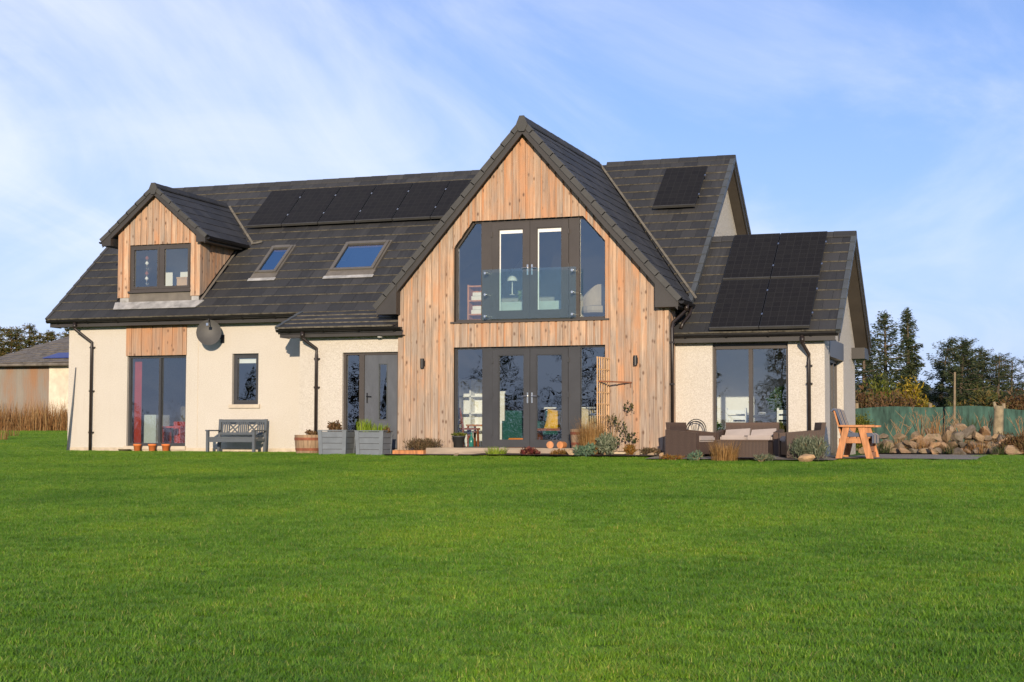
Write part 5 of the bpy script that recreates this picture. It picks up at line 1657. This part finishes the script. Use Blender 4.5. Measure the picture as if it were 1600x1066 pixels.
# ------------------------------------------------------------------ wicker set on the terrace
def wicker(name, x, y, w, rz, label, cat, cushions=1, bh=.66, back_cush=True):
    e = empty(name, (x, y, zg(x, y) + .03), label, cat, 'brown wicker lounge set', rz)
    D_ = .70
    MB().box(-w/2 + .10, w/2 - .10, -D_/2 + .02, D_/2 - .08, .05, .28).build('base', M['wicker'], e)
    for a in (-1, 1):
        MB().hexa([(a*w/2 - .05, -D_/2, 0), (a*w/2 + .05, -D_/2, 0), (a*w/2 + .05, D_/2, 0), (a*w/2 - .05, D_/2, 0), (a*w/2 - .05, -D_/2, .46), (a*w/2 + .05, -D_/2, .46), (a*w/2 + .05, D_/2, .52), (a*w/2 - .05, D_/2, .52)]).build('armrest', M['wicker'], e)
    MB().hexa([(-w/2 + .055, D_/2 - .10, .05), (w/2 - .055, D_/2 - .10, .05), (w/2 - .055, D_/2 - .02, .05), (-w/2 + .055, D_/2 - .02, .05), (-w/2 + .055, D_/2 - .02, bh), (w/2 - .055, D_/2 - .02, bh), (w/2 - .055, D_/2 + .06, bh), (-w/2 + .055, D_/2 + .06, bh)]).build('backrest', M['wicker'], e)
    cw = (w - .14) / cushions
    for k in range(cushions):
        x0 = -w/2 + .07 + k*cw
        def cush(x0, x1, y0, y1, z0, z1, nm):
            mb = MB(); r = .03
            for (dx, dz) in ((r, 0), (0, r)): mb.box(x0 + dx, x1 - dx, y0 + r, y1 - r, z0 + dz, z1 - dz)
            mb.box(x0 + r, x1 - r, y0, y1, z0 + r, z1 - r)
            mb.build(nm, M['cush'], e)
        cush(x0 + .005, x0 + cw - .005, -D_/2 + .0, D_/2 - .12, .285, .40, 'seat_cushion')
        if back_cush:
            mb = MB().hexa([(x0 + .01, .10, .40), (x0 + cw - .01, .10, .40), (x0 + cw - .01, .24, .40), (x0 + .01, .24, .40), (x0 + .02, .20, bh - .15), (x0 + cw - .02, .20, bh - .12), (x0 + cw - .02, .31, bh - .12), (x0 + .02, .31, bh - .15)])
            mb.build('back_cushion', M['cush'], e)
    return e
wicker('wicker_sofa', 17.02, -1.42, 1.18, 0.0, 'brown wicker two seat sofa with pale cushions facing the lawn', 'sofa', 2)
wicker('wicker_armchair', 16.10, -2.42, .74, 1.25, 'left brown wicker armchair by the gable corner', 'armchair', 1, .66, False)
wicker('wicker_armchair', 18.22, -2.56, .74, -1.22, 'right brown wicker armchair beside the silver bush', 'armchair', 1, .66, False)
ct = empty('wicker_table', (17.27, -3.12, zg(17.27, -3.1) + .03), 'low brown wicker coffee table in front of the sofa', 'table', 'brown wicker lounge set')
MB().box(-.47, .47, -.26, .26, .03, .33).build('body', M['wicker'], ct)
MB().box(-.49, .49, -.28, .28, .331, .352).build('table_top', M['wicker'], ct)
for a in (-1, 1):
    for c in (-1, 1): MB().box(a*.45 - .025, a*.45 + .025, c*.24 - .025, c*.24 + .025, -.03, .03).build('foot', M['black'], ct)
ch = empty('metal_chair', (15.83, -1.08, .03), 'black metal chair with an arched back behind the left wicker armchair', 'chair')
for r_ in (.205, .165):
    MB().tube([(-r_, .18, .44)] + [(r_*math.cos(t)*-1, .20, .52 + r_*math.sin(t)) for t in np.linspace(0, math.pi, 13)] + [(r_, .18, .44)], .010, 6).build('back_arch', M['black'], ch)
for k in (-.08, 0, .08): MB().tube([(k*.4, .19, .44), (k, .20, .66)], .006, 5).build('spindle', M['black'], ch)
MB().lathe([(.19, .42), (.20, .43), (.19, .445)], n=20).build('seat', M['black'], ch)
for a in (-1, 1):
    for c in (-1, 1): MB().tube([(a*.14, c*.14, .42), (a*.19, c*.19, 0)], .010, 6).build('leg', M['black'], ch)
tuft('straw_grass', 16.95, -3.48, .42, .24, 600, 51, 'straw coloured grass clump in front of the wicker table', 'lf_straw', .006, .55)
shrub('silver_bush', 18.50, -3.25, (.42, .28, .40), 52, 'wide silver green lavender bush in front of the right wicker armchair', 'lf_grey', 2400, .09, .014, up=1.2, stems=16)
shrub('low_bed_plant', 15.95, -3.35, (.34, .12, .10), 53, 'low rust brown plant at the lawn edge below the left armchair', 'lf_rust', 400, .05, .014, up=1.0)
shrub('low_bed_plant', 16.42, -3.45, (.24, .12, .15), 54, 'small blue green plant at the lawn edge between armchair and table', 'lf_teal', 320, .07, .022, up=1.0)
shrub('low_bed_plant', 17.65, -3.60, (.26, .12, .13), 55, 'small grey green plant at the lawn edge right of the table', 'lf_grey', 320, .07, .018, up=1.0)
shrub('potted_palm', 17.35, -.05, (.26, .22, .5), 56, 'leafy house plant behind the right pane of the wing window', 'lf_room', 520, .14, .05, z=.85, cat='plant', stems=5)
shrub('house_plant', 16.2, -.35, (.10, .1, .26), 57, 'small house plant in the left corner of the wing window', 'lf_room', 120, .10, .05, z=.38, cat='plant')
shrub('house_plant', 17.50, -.36, (.16, .12, .30), 58, 'yellow green house plant in the right corner of the wing window', 'lf_green', 200, .10, .04, z=.38, cat='plant')
shrub('bedroom_plant', 11.62, .3, (.16, .14, .2), 59, 'green house plant on the bed side of the left balcony door', 'lf_lime', 160, .12, .05, z=3.38, cat='plant')

# chunky timber garden seat with striped cushions, facing right
gs = empty('timber_armchair', (19.26, -2.35, zg(19.26, -2.4) + .02), 'orange timber garden seat with striped cushions at the right corner of the house', 'seat')
for yy_ in (-.52, .52):
    t = .022
    MB().hexa([(-.36, yy_ - t, 0), (-.24, yy_ - t, 0), (-.24, yy_ + t, 0), (-.36, yy_ + t, 0), (-.22, yy_ - t, .58), (-.10, yy_ - t, .58), (-.10, yy_ + t, .58), (-.22, yy_ + t, .58)]).build('leg', M['orangewood'], gs)
    MB().hexa([(.20, yy_ - t, 0), (.33, yy_ - t, 0), (.33, yy_ + t, 0), (.20, yy_ + t, 0), (.05, yy_ - t, .58), (.17, yy_ - t, .58), (.17, yy_ + t, .58), (.05, yy_ + t, .58)]).build('leg', M['orangewood'], gs)
    MB().box(-.30, .24, yy_ + .023, yy_ + .06, .28, .37).build('side_rail', M['orangewood'], gs)
    MB().box(-.30, .36, yy_ - .07, yy_ + .07, .58, .615).build('armrest', M['orangewood'], gs)
for k in range(4): MB().box(-.22 + k*.125, -.22 + k*.125 + .11, -.49, .49, .372, .395).build('slat', M['orangewood'], gs)
for k in range(3): MB().box(.185 + .03*k + .0, .21 + .03*k, -.49, .49, .02 + (2-k)*.105, .115 + (2-k)*.105).build('front_board', M['orangewood'], gs)
for k in range(8):
    yy_ = -.46 + k*.125
    MB().hexa([(-.26, yy_, .36), (-.23, yy_, .36), (-.23, yy_ + .10, .36), (-.26, yy_ + .10, .36), (-.40, yy_, .88), (-.37, yy_, .88), (-.37, yy_ + .10, .88), (-.40, yy_ + .10, .88)]).build('back_slat', M['orangewood'], gs)
for c in (-.25, .25):
    for k in range(5):
        y0 = c - .23 + k*.092; y1 = y0 + .088
        prof = [(.33, .28), (.33, .43), (.28, .47), (-.12, .47), (-.20, .52), (-.33, .90), (-.40, .93), (-.45, .88)]
        inner = [(.30, .28), (.30, .42), (.27, .40), (-.14, .40), (-.225, .50), (-.36, .875), (-.39, .895), (-.43, .86)]
        MB().prism(prof + inner[::-1], y0, y1).build('cushion_stripe', M['stripe_blue'] if k % 2 == 0 else M['stripe_pale'], gs)

# ------------------------------------------------------------------ stone row, fence, young trees on the right
sw = empty('stone_wall', (20.4, 3.6, 0), 'loose row of piled field stones in front of the green netting', 'stone wall')
rs = random.Random(12)
def put_stone(x, y, z, s_):
    o = link('stone', ROCKS[rs.randrange(9)], sw)
    o.location = (x - 20.4, y - 3.6, z)
    o.scale = (s_*rs.uniform(1.2, 2.1), s_*rs.uniform(1.0, 1.6), s_*rs.uniform(.6, 1.25))
    o.rotation_euler = (rs.uniform(-.6, .6), rs.uniform(-.6, .6), rs.uniform(0, 6.28))
x = 18.7
while x < 23.0:
    s_ = rs.uniform(.20, .34)
    put_stone(x, 3.1 + rs.uniform(-.25, .25), .08, s_); x += s_*.80
x = 18.9
while x < 23.0:
    s_ = rs.uniform(.20, .38)
    put_stone(x, 3.55 + rs.uniform(-.2, .2), .22, s_); x += s_*.75
x = 19.6
while x < 22.9:
    s_ = rs.uniform(.20, .36)
    f = math.exp(-((x - 20.9)/.75)**2)
    if rs.random() < .35 + f: put_stone(x, 3.75 + rs.uniform(-.15, .2), .36 + .06*f, s_)
    x += s_*.68
for x, z in ((20.55, .52), (20.95, .55), (21.3, .50), (20.75, .64)): put_stone(x, 3.85, z, rs.uniform(.28, .38))
for x in (19.05, 19.4, 19.75, 20.1): put_stone(x, 4.3, .42, rs.uniform(.2, .32))
put_stone(21.9, 2.75, .06, .34); put_stone(20.8, 2.65, .05, .36); put_stone(20.3, 2.75, .04, .3)

fe = empty('netting_fence', (19.6, 13.4, zg(19.6, 13.4)), 'green netting windbreak fence on timber posts behind the stones', 'fence')
fdir = Vector((4.57, 1.6, 0)).normalized()
mb = MB(); N_ = 46; vs = []; fs = []
for i in range(N_ + 1):
    s_ = -7 + i*.36
    p = fdir*s_
    sag = .03*math.sin(i*.9) + .04*math.sin(i*.37)
    bul = .06*math.sin(i*.7)
    vs += [(p.x - fdir.y*bul, p.y + fdir.x*bul, -.05), (p.x, p.y, .55), (p.x, p.y, 1.12 + sag - .012*s_)]
for i in range(N_):
    for k in range(2): fs.append((i*3+k, (i+1)*3+k, (i+1)*3+k+1, i*3+k+1))
mb.add(vs, fs); mb.build('netting', M['net'], fe, True)
for i, s_ in enumerate((-6.5, -4.4, -2.3, -.2, 1.9, 4.0, 6.1)):
    p = fdir*s_
    MB().tube([(p.x, p.y + .06, -.2), (p.x + .01, p.y + .06, 1.24)], .05, 8).build('post', M['post'], fe)
tp_ = MB().tube([(0, 0, -.2), (.02, 0, 1.1), (.04, .0, 2.1)], [.035, .032, .028], 8).build('tall_post', M['post']); tp_.location = (20.12, 12.5, .1)
tag(tp_, 'tall thin timber post in front of the conifers', 'post')
st = MB().tube([(-.14, -.1, -.05), (-.02, 0, .22), (.0, 0, .6), (.02, .0, 1.0), (.03, 0, 1.12)], [.12, .14, .13, .12, .11], 12)
st.tube([(-.04, 0, 1.0), (-.10, .0, 1.22)], [.06, .03], 7).tube([(-.05, -.1, .3), (-.28, -.25, -.05)], [.07, .05], 7)
o = st.build('tree_stump', M['barkpale'], None, True); o.location = (21.45, 7.6, zg(21.4, 7.6)); o.scale = (.95, .95, 1.0)
tag(o, 'pale mossy tree stump at the right end of the stones', 'stump')
for i, (x_, y_, h_, lab) in enumerate([(19.25, 5.6, .85, 'bare winter shrub left of the stone pile'), (19.75, 5.8, 1.05, 'bare upright shrub behind the left stones'), (20.28, 5.6, .95, 'spreading bare shrub behind the middle of the stones'),
        (20.6, 7.5, .85, 'faint bare shrub in front of the netting'), (21.15, 7.9, .9, 'bare shrub left of the tree stump'), (22.0, 8.6, .8, 'bare shrub right of the tree stump')]):
    twigs('bare_shrub', x_, y_, h_, 70 + i, lab, spread=.42, n=9)
shrub('bramble_heap', 22.05, 2.9, (.55, .3, .42), 81, 'russet heap of dead plants at the right edge of the lawn', 'lf_brown', 1500, .11, .02, up=.6, stems=18)
shrub('bramble_heap', 21.55, 5.4, (.35, .3, .40), 82, 'dark bramble clump at the foot of the stump', 'lf_heath', 700, .10, .03, up=.6, stems=8)
shrub('round_bush', 18.22, 6.6, (.36, .34, .78), 83, 'round yellow green bush at the right corner of the house', 'lf_green', 3600, .06, .03, up=.4, stems=8, shell=.5)
for i, (x_, y_, h_) in enumerate([(19.2, 2.75, .26), (19.95, 3.2, .34), (20.6, 2.7, .22), (21.2, 3.1, .32), (21.6, 2.6, .24), (20.2, 3.9, .55), (21.0, 4.1, .6)]):
    tuft('weed_tuft', x_, y_, h_, .16, 70, 320 + i, WORDS_L[i] + ' tuft of dry weeds from the left among the piled stones', 'lf_dry' if i % 2 else 'lf_dark', .012, .7, z=.06 if i < 5 else .35, cat='weed')
rs2 = np.random.RandomState(5)
n = 3600
V, F = blades(rs2, 18.9 + rs2.random(n)*4.2, 3.9 + rs2.random(n)*4.5, np.full(n, .04), .12 + .3*rs2.random(n)**2, np.full(n, .012), .1 + .15*rs2.random(n))
tag(link('rough_grass', np_mesh('rough_grass', V, F, M['lf_dry'])), 'rough dry grass between the stones and the fence', None, None, 'stuff')

# ------------------------------------------------------------------ conifers and shrubs beyond the fence
CON = [(12.2, 60.3, 7.0, 5.6, 'lf_con', 'dark broad conifer tucked behind the right corner of the roof', 0, .9, .02),
       (12.9, 65.8, 8.2, 6.4, 'lf_con', 'broad dark conifer left of the tallest spire', 0, .75, .02),
       (13.8, 71.4, 8.8, 3.3, 'lf_con', 'tallest slender conifer with an open spire', .0, .65, .05),
       (16.7, 56.7, 5.9, 4.6, 'lf_con', 'windswept open conifer right of the gap in the trees', .9, .45, .30),
       (18.1, 51.9, 5.5, 3.4, 'lf_con', 'dark flat topped conifer behind the tall post', .5, .40, .25),
       (19.0, 54.2, 5.0, 3.2, 'lf_con', 'leaning conifer right of the tall post', .7, .45, .22),
       (19.6, 60.9, 5.0, 3.8, 'lf_con', 'smaller conifer left above the stump', .3, .45, .08),
       (20.6, 57.0, 4.7, 3.6, 'lf_con', 'smaller conifer right above the stump', .2, .45, .08),
       (21.3, 63.6, 5.3, 4.2, 'lf_con', 'dark conifer at the right edge of the picture', .3, .5, .06),
       (18.5, 62.0, 5.6, 3.8, 'lf_con', 'conifer filling the row behind the tall post', .4, .45, .08),
       (20.0, 53.0, 4.8, 3.4, 'lf_con', 'conifer standing nearest above the stump', .3, .45, .06),
       (17.5, 60.0, 5.8, 3.6, 'lf_con', 'conifer just right of the windswept open one', .6, .45, .10),
       (22.4, 54.0, 4.9, 4.0, 'lf_con', 'conifer cut by the right edge of the picture', .3, .5, .06)]
for i, (x_, y_, top, w_, mt, lab, wind, shp, bare) in enumerate(CON):
    conifer('conifer', x_, y_, top - zg(x_, y_), w_, 100 + i, lab, mt, 11000 if i < 6 else 8000, .62, bare, wind, 'conifers beyond the fence', shp, None, .4, .45 if wind else 0)
for i, (x_, y_, r, mt, lab) in enumerate([(14.3, 40.1, (1.5, 1.2, 2.3), 'lf_brown', 'tall russet thicket beside the right end of the house'), (15.0, 42.4, (1.2, 1.0, 2.7), 'lf_green', 'green shrub above the russet thicket'),
        (16.1, 36.5, (1.5, 1.2, 2.0), 'lf_brown', 'wide russet thicket behind the netting'), (16.5, 38.9, (.9, .8, 2.5), 'lf_gorse', 'yellow gorse bush below the tallest conifer'), (17.2, 37.0, (.9, .8, 1.7), 'lf_gorse', 'low yellow brown bush left of the gap'),
        (19.0, 39.0, (.8, .8, 1.3), 'lf_con2', 'low brown scrub right of the gap'), (20.2, 38.0, (1.2, 1.0, 1.8), 'lf_con2', 'olive scrub left above the stump'), (21.4, 36.2, (1.2, 1.0, 1.7), 'lf_brown', 'brown scrub at the right edge of the picture')]):
    shrub('thicket', x_, y_, r, 130 + i, lab, mt, 2600, .22, .07, 'scrub beyond the fence', stems=10)

# plantation and old shed on the left
WORDS = ['first', 'second', 'third', 'fourth', 'fifth', 'sixth', 'seventh', 'eighth', 'ninth', 'tenth', 'eleventh', 'twelfth', 'thirteenth', 'fourteenth']
for i in range(14):
    x_ = -51.6 + i*.62; y_ = 59.6 + i*.22 + (1.6 if i % 2 else 0)
    top = 8.1 + .35*math.sin(i*2.3) + (.7 if i == 11 else 0)
    conifer('plantation_tree', x_, y_, top - zg(x_, y_), 3.4, 200 + i, WORDS[i] + ' young conifer from the left in the row behind the shed', 'lf_con2', 6500, .75, .02, 0, 'young conifers behind the shed', .42)
def m_corr(name, c0, c1, c2):
    m, N, L, b = nodes_of(name)
    v = coords(N, L, (1, 1, .25), shift=False)
    n1 = noise(N, L, v, .9, 6, .65)
    c = ramp(N, L, n1, [(.30, c0), (.48, c1), (.66, c2)])
    L.new(c, b.inputs['Base Color']); b.inputs['Roughness'].default_value = .85
    return m
M['corr'] = m_corr('weathered_corrugated_iron', (.33, .285, .225), (.25, .225, .19), (.30, .175, .10))
M['slate'] = plain('old_slate_roof', (.15, .13, .105), .9, .4, 3)
M['creamwall'] = plain('peeling_cream_wall', (.62, .55, .42), .9, .2, 2)
M['tarp'] = plain('blue_tarpaulin', (.03, .05, .22), .5, .2, 3)
sh = empty('old_shed', (-14.0, 20.9, .6), 'old low shed with rusty corrugated wall and slate roof left of the house', 'shed')
xw0, xw1 = -5.4, 5.0
mb = MB(); n = 150
vs = []
for i in range(n + 1):
    x_ = xw0 + (3.25)*i/n
    y_ = .025*math.sin(i*2*math.pi/4.0)
    vs += [(x_, y_, -.6), (x_, y_, 2.72)]
mb.add(vs, [(2*i, 2*i+2, 2*i+3, 2*i+1) for i in range(n)]); mb.build('corrugated_wall', M['corr'], sh)
MB().box(xw0 + 3.25, xw1, -.05, .25, -.6, 2.72).build('cream_wall', M['creamwall'], sh)
MB().prism([(0.05, -.6), (12, -.6), (12, 2.9), (6.0, 4.15), (0.05, 2.75)], xw0 + .05, xw0 + .25, 'x').build('end_wall', M['creamwall'], sh)
sr = MB().hexa([(xw0 - .2, -.35, 2.62), (xw1 + .2, -.35, 2.62), (xw1 + .2, 6.1, 4.22), (xw0 - .2, 6.1, 4.22), (xw0 - .2, -.35, 2.72), (xw1 + .2, -.35, 2.72), (xw1 + .2, 6.1, 4.32), (xw0 - .2, 6.1, 4.32)]).build('roof', M['slate'], sh)
MB().hexa([(xw0 - .2, 6.1, 4.22), (xw1 + .2, 6.1, 4.22), (xw1 + .2, 12.3, 2.62), (xw0 - .2, 12.3, 2.62), (xw0 - .2, 6.1, 4.32), (xw1 + .2, 6.1, 4.32), (xw1 + .2, 12.3, 2.72), (xw0 - .2, 12.3, 2.72)]).build('roof', M['slate'], sh)
sl = lambda y_: 2.72 + (y_ + .35)*1.6/6.45 + .012
q = random.Random(4)
slate = MB().hexa([(0, 0, 0), (.46, 0, 0), (.46, .50, -.012), (0, .50, -.012), (0, 0, .022), (.46, 0, .022), (.46, .50, .008), (0, .50, .008)]).mesh('slate', M['slate'])
for j in range(10):
    for i in range(12):
        o = link('slate', slate, sr)
        y_ = -.36 + j*.47
        o.location = (xw0 - .18 + i*.475 + (.23 if j % 2 else 0), y_, sl(y_) + q.uniform(0, .02)); o.rotation_euler = (math.atan(1.6/6.45), 0, q.uniform(-.03, .03))
MB().box(-2.9, -.6, .3, 1.4, 0, .02).build('tarpaulin', M['tarp'], sh).rotation_euler = (math.atan(1.6/6.45), 0, 0)
sh.children[-1].location = (.15, .0, sl(0) + .06)
MB().tube([(xw0 - .2, -.42, 2.66), (xw1, -.42, 2.63)], .06, 8).build('gutter', M['slate'], sh)
rs3 = np.random.RandomState(9)
n = 9000
xx_ = -24 + rs3.random(n)*14; yy2 = 17.6 + rs3.random(n)*2.9
V, F = blades(rs3, xx_, yy2, np.array([zg(a, b_) for a, b_ in zip(xx_, yy2)]), (.45 + .95*rs3.random(n)**1.6)*(.55 + .45*np.sin(xx_*1.7 + 1.0)**2), np.full(n, .022), .1 + .3*rs3.random(n))
tag(link('dry_meadow_grass', np_mesh('dry_meadow_grass', V, F, M['lf_dry'])), 'tall dry russet grass in front of the old shed', None, None, 'stuff')
for i, (x_, y_, h_) in enumerate([(-9.6, 8.0, .75), (-10.2, 11.0, .6), (-7.9, 7.6, .5)]):
    tuft('dead_weed', x_, y_, h_, .2, 34, 300 + i, ['leftmost dead weed stalk on the lawn by the shed', 'middle dead weed stalk on the lawn by the shed', 'dead weed stalk nearest the house on the left lawn'][i], 'lf_dry', .016, .5, cat='weed')

# far wooded hill seen through the gap in the trees
vs = []; fs = []
hx = np.linspace(-500, 260, 80)
for i, x_ in enumerate(hx):
    top = 34 + 14*math.exp(-((x_ + 95)/90)**2) + 6*math.sin(x_*.021) + 2.2*math.sin(x_*.13) + 1.3*math.sin(x_*.41)
    vs += [(x_, 1100, -10), (x_, 1180, top*.45), (x_, 1300, top), (x_, 1700, top*.5)]
for i in range(79):
    for k in range(3): fs.append((i*4+k, (i+1)*4+k, (i+1)*4+k+1, i*4+k+1))
o = MB().add(vs, fs).build('hill', plain('hazed_wooded_hill', (.035, .050, .058), 1.0, .35, .02), None, True)  # bluish haze of distance is mixed into the hill's base colour
tag(o, 'distant dark wooded hill in the gap between the conifers', None, None, 'structure')

# trees across the lawn behind the viewer, seen mirrored in the windows
for i, (x_, y_, h_, w_) in enumerate([(-34, -52, 5.5, 5), (-26, -55, 7.0, 5), (-17, -54, 8.0, 5), (-9, -57, 9.0, 6), (-3.5, -56, 9.0, 6), (2.5, -58, 9.0, 6), (7.5, -60, 8.5, 5)]):
    conifer('garden_tree', x_, y_, h_, w_, 400 + i, ['first', 'second', 'third', 'fourth', 'fifth', 'sixth', 'seventh'][i] + ' tree from the left mirrored in the house windows', 'lf_bare' if i in (2, 4) else 'lf_con', 9000, .42, .06, 0, 'trees mirrored in the windows', .6, -2.0)

for i in range(9):
    x_ = -40 + i*6.2
    shrub('far_hedge_bush', x_, -63 + (i % 3), (3.9, 1.6, 3.6 + .8*math.sin(i*1.7)), 450 + i, WORDS[i] + ' hedge bush from the left mirrored low in the house windows', 'lf_bare', 9000, .20, .028, 'hedge mirrored in the windows', -2.2, 'hedge', stems=12)
# ------------------------------------------------------------------ lawn
M['grass'] = None
def m_grass():
    m, N, L, b = nodes_of('grass_blades')
    gi = N.new('ShaderNodeNewGeometry')
    c = ramp(N, L, gi.outputs['Random Per Island'], [(0, (.080, .190, .013)), (.35, (.125, .280, .018)), (.75, (.175, .340, .028)), (.93, (.27, .39, .06)), (1, (.40, .37, .12))])
    big = noise(N, L, gi.outputs['Position'], .45, 5, .62)
    c = mixc(N, L, .8, c, ramp(N, L, big, [(.32, (.52, .64, .55)), (.5, (1, 1, 1)), (.68, (1.5, 1.22, .9))]), 'MULTIPLY')
    mid = noise(N, L, gi.outputs['Position'], 4.5, 4, .7)
    c = mixc(N, L, .75, c, ramp(N, L, mid, [(.32, (.68, .72, .62)), (.5, (1, 1, 1)), (.70, (1.25, 1.18, 1.1))]), 'MULTIPLY')
    L.new(c, b.inputs['Base Color']); b.inputs['Roughness'].default_value = .5; b.inputs['Specular IOR Level'].default_value = .35
    t = N.new('ShaderNodeBsdfTranslucent'); L.new(c, t.inputs['Color'])
    mx = N.new('ShaderNodeMixShader'); mx.inputs[0].default_value = .28
    L.new(b.outputs[0], mx.inputs[1]); L.new(t.outputs[0], mx.inputs[2])
    L.new(mx.outputs[0], N['Material Output'].inputs['Surface'])
    return m
M['grass'] = m_grass()
PS = .62
patches = []
for k in range(4):
    r4 = np.random.RandomState(500 + k)
    n = 2300
    x_ = (r4.random(n) - .5)*PS; y_ = (r4.random(n) - .5)*PS
    cl_ = .75 + .35*np.sin(x_*13 + k)*np.cos(y_*11 + 2*k)
    h = (.018 + .026*r4.random(n))*cl_
    V, F = blades(r4, x_, y_, np.full(n, -.006), h, .0030 + .0024*r4.random(n), h*(.4 + 1.3*r4.random(n)))
    patches.append(bpy.data.objects.new('grass_patch', np_mesh('grass_patch', V, F, M['grass'])))
def on_lawn(x, y):
    if y > -.02 and x > -.03: return y > 4.6 + 0 and False if x < 19 else ((y < 2.5 and x > 21.3) or (x > 23.3 and y < 12.5))
    if 6.93 < x < 9.36 and y > -1.2: return False
    if 9.30 < x <= 15.45 and y > -2.50 - .06*math.sin(x*4): return False
    if 15.3 < x < 19.0 and y > -3.50 - .07*math.sin(x*5): return False
    if 18.8 < x < 21.5 and y > -2.62 - .1*math.sin(x*3): return False
    return True
pts = []
rg = random.Random(77)
st_ = .39
yy = -28.6
while yy < 17.5:
    d = yy + 31.08
    xl = 22.66 - d*.80 - 6.5; xr = 22.66 + .02*d + 7.0
    if yy > -1: xl = max(xl, -30)
    s_ = st_ if yy < 0 else .55
    xx = xl
    while xx < xr:
        a, b_ = xx + rg.uniform(-.07, .07), yy + rg.uniform(-.07, .07)
        if on_lawn(a, b_) and not (yy > 0 and 0 < a < 21.3): pts.append((a, b_, zg(a, b_)))
        xx += s_
    yy += s_
lme = bpy.data.meshes.new('grass'); lme.from_pydata(pts, [], []); lme.materials.append(M['grass'])
lawn = tag(link('grass', lme), 'short green lawn grass', None, None, 'stuff')
ng = bpy.data.node_groups.new('grass_scatter', 'GeometryNodeTree')
ng.interface.new_socket('Geometry', in_out='INPUT', socket_type='NodeSocketGeometry')
ng.interface.new_socket('Geometry', in_out='OUTPUT', socket_type='NodeSocketGeometry')
gn, gl_ = ng.nodes, ng.links
gi_, go_ = gn.new('NodeGroupInput'), gn.new('NodeGroupOutput')
iop = gn.new('GeometryNodeInstanceOnPoints')
g2i = gn.new('GeometryNodeGeometryToInstance')
for po in patches:
    oi = gn.new('GeometryNodeObjectInfo'); oi.inputs['Object'].default_value = po
    gl_.new(oi.outputs['Geometry'], g2i.inputs[0])
gl_.new(gi_.outputs[0], iop.inputs['Points']); gl_.new(g2i.outputs[0], iop.inputs['Instance'])
iop.inputs['Pick Instance'].default_value = True
ri = gn.new('FunctionNodeRandomValue'); ri.data_type = 'INT'; ri.inputs[4].default_value = 0; ri.inputs[5].default_value = 3
gl_.new(ri.outputs[2], iop.inputs['Instance Index'])
rv = gn.new('FunctionNodeRandomValue'); rv.data_type = 'FLOAT_VECTOR'; rv.inputs[0].default_value = (0, 0, 0); rv.inputs[1].default_value = (0, 0, 6.283)
gl_.new(rv.outputs[0], iop.inputs['Rotation'])
rsz = gn.new('FunctionNodeRandomValue'); rsz.data_type = 'FLOAT'; rsz.inputs[2].default_value = .95; rsz.inputs[3].default_value = 1.3
gl_.new(rsz.outputs[1], iop.inputs['Scale'])
gl_.new(iop.outputs[0], go_.inputs[0])
lawn.modifiers.new('scatter', 'NODES').node_group = ng
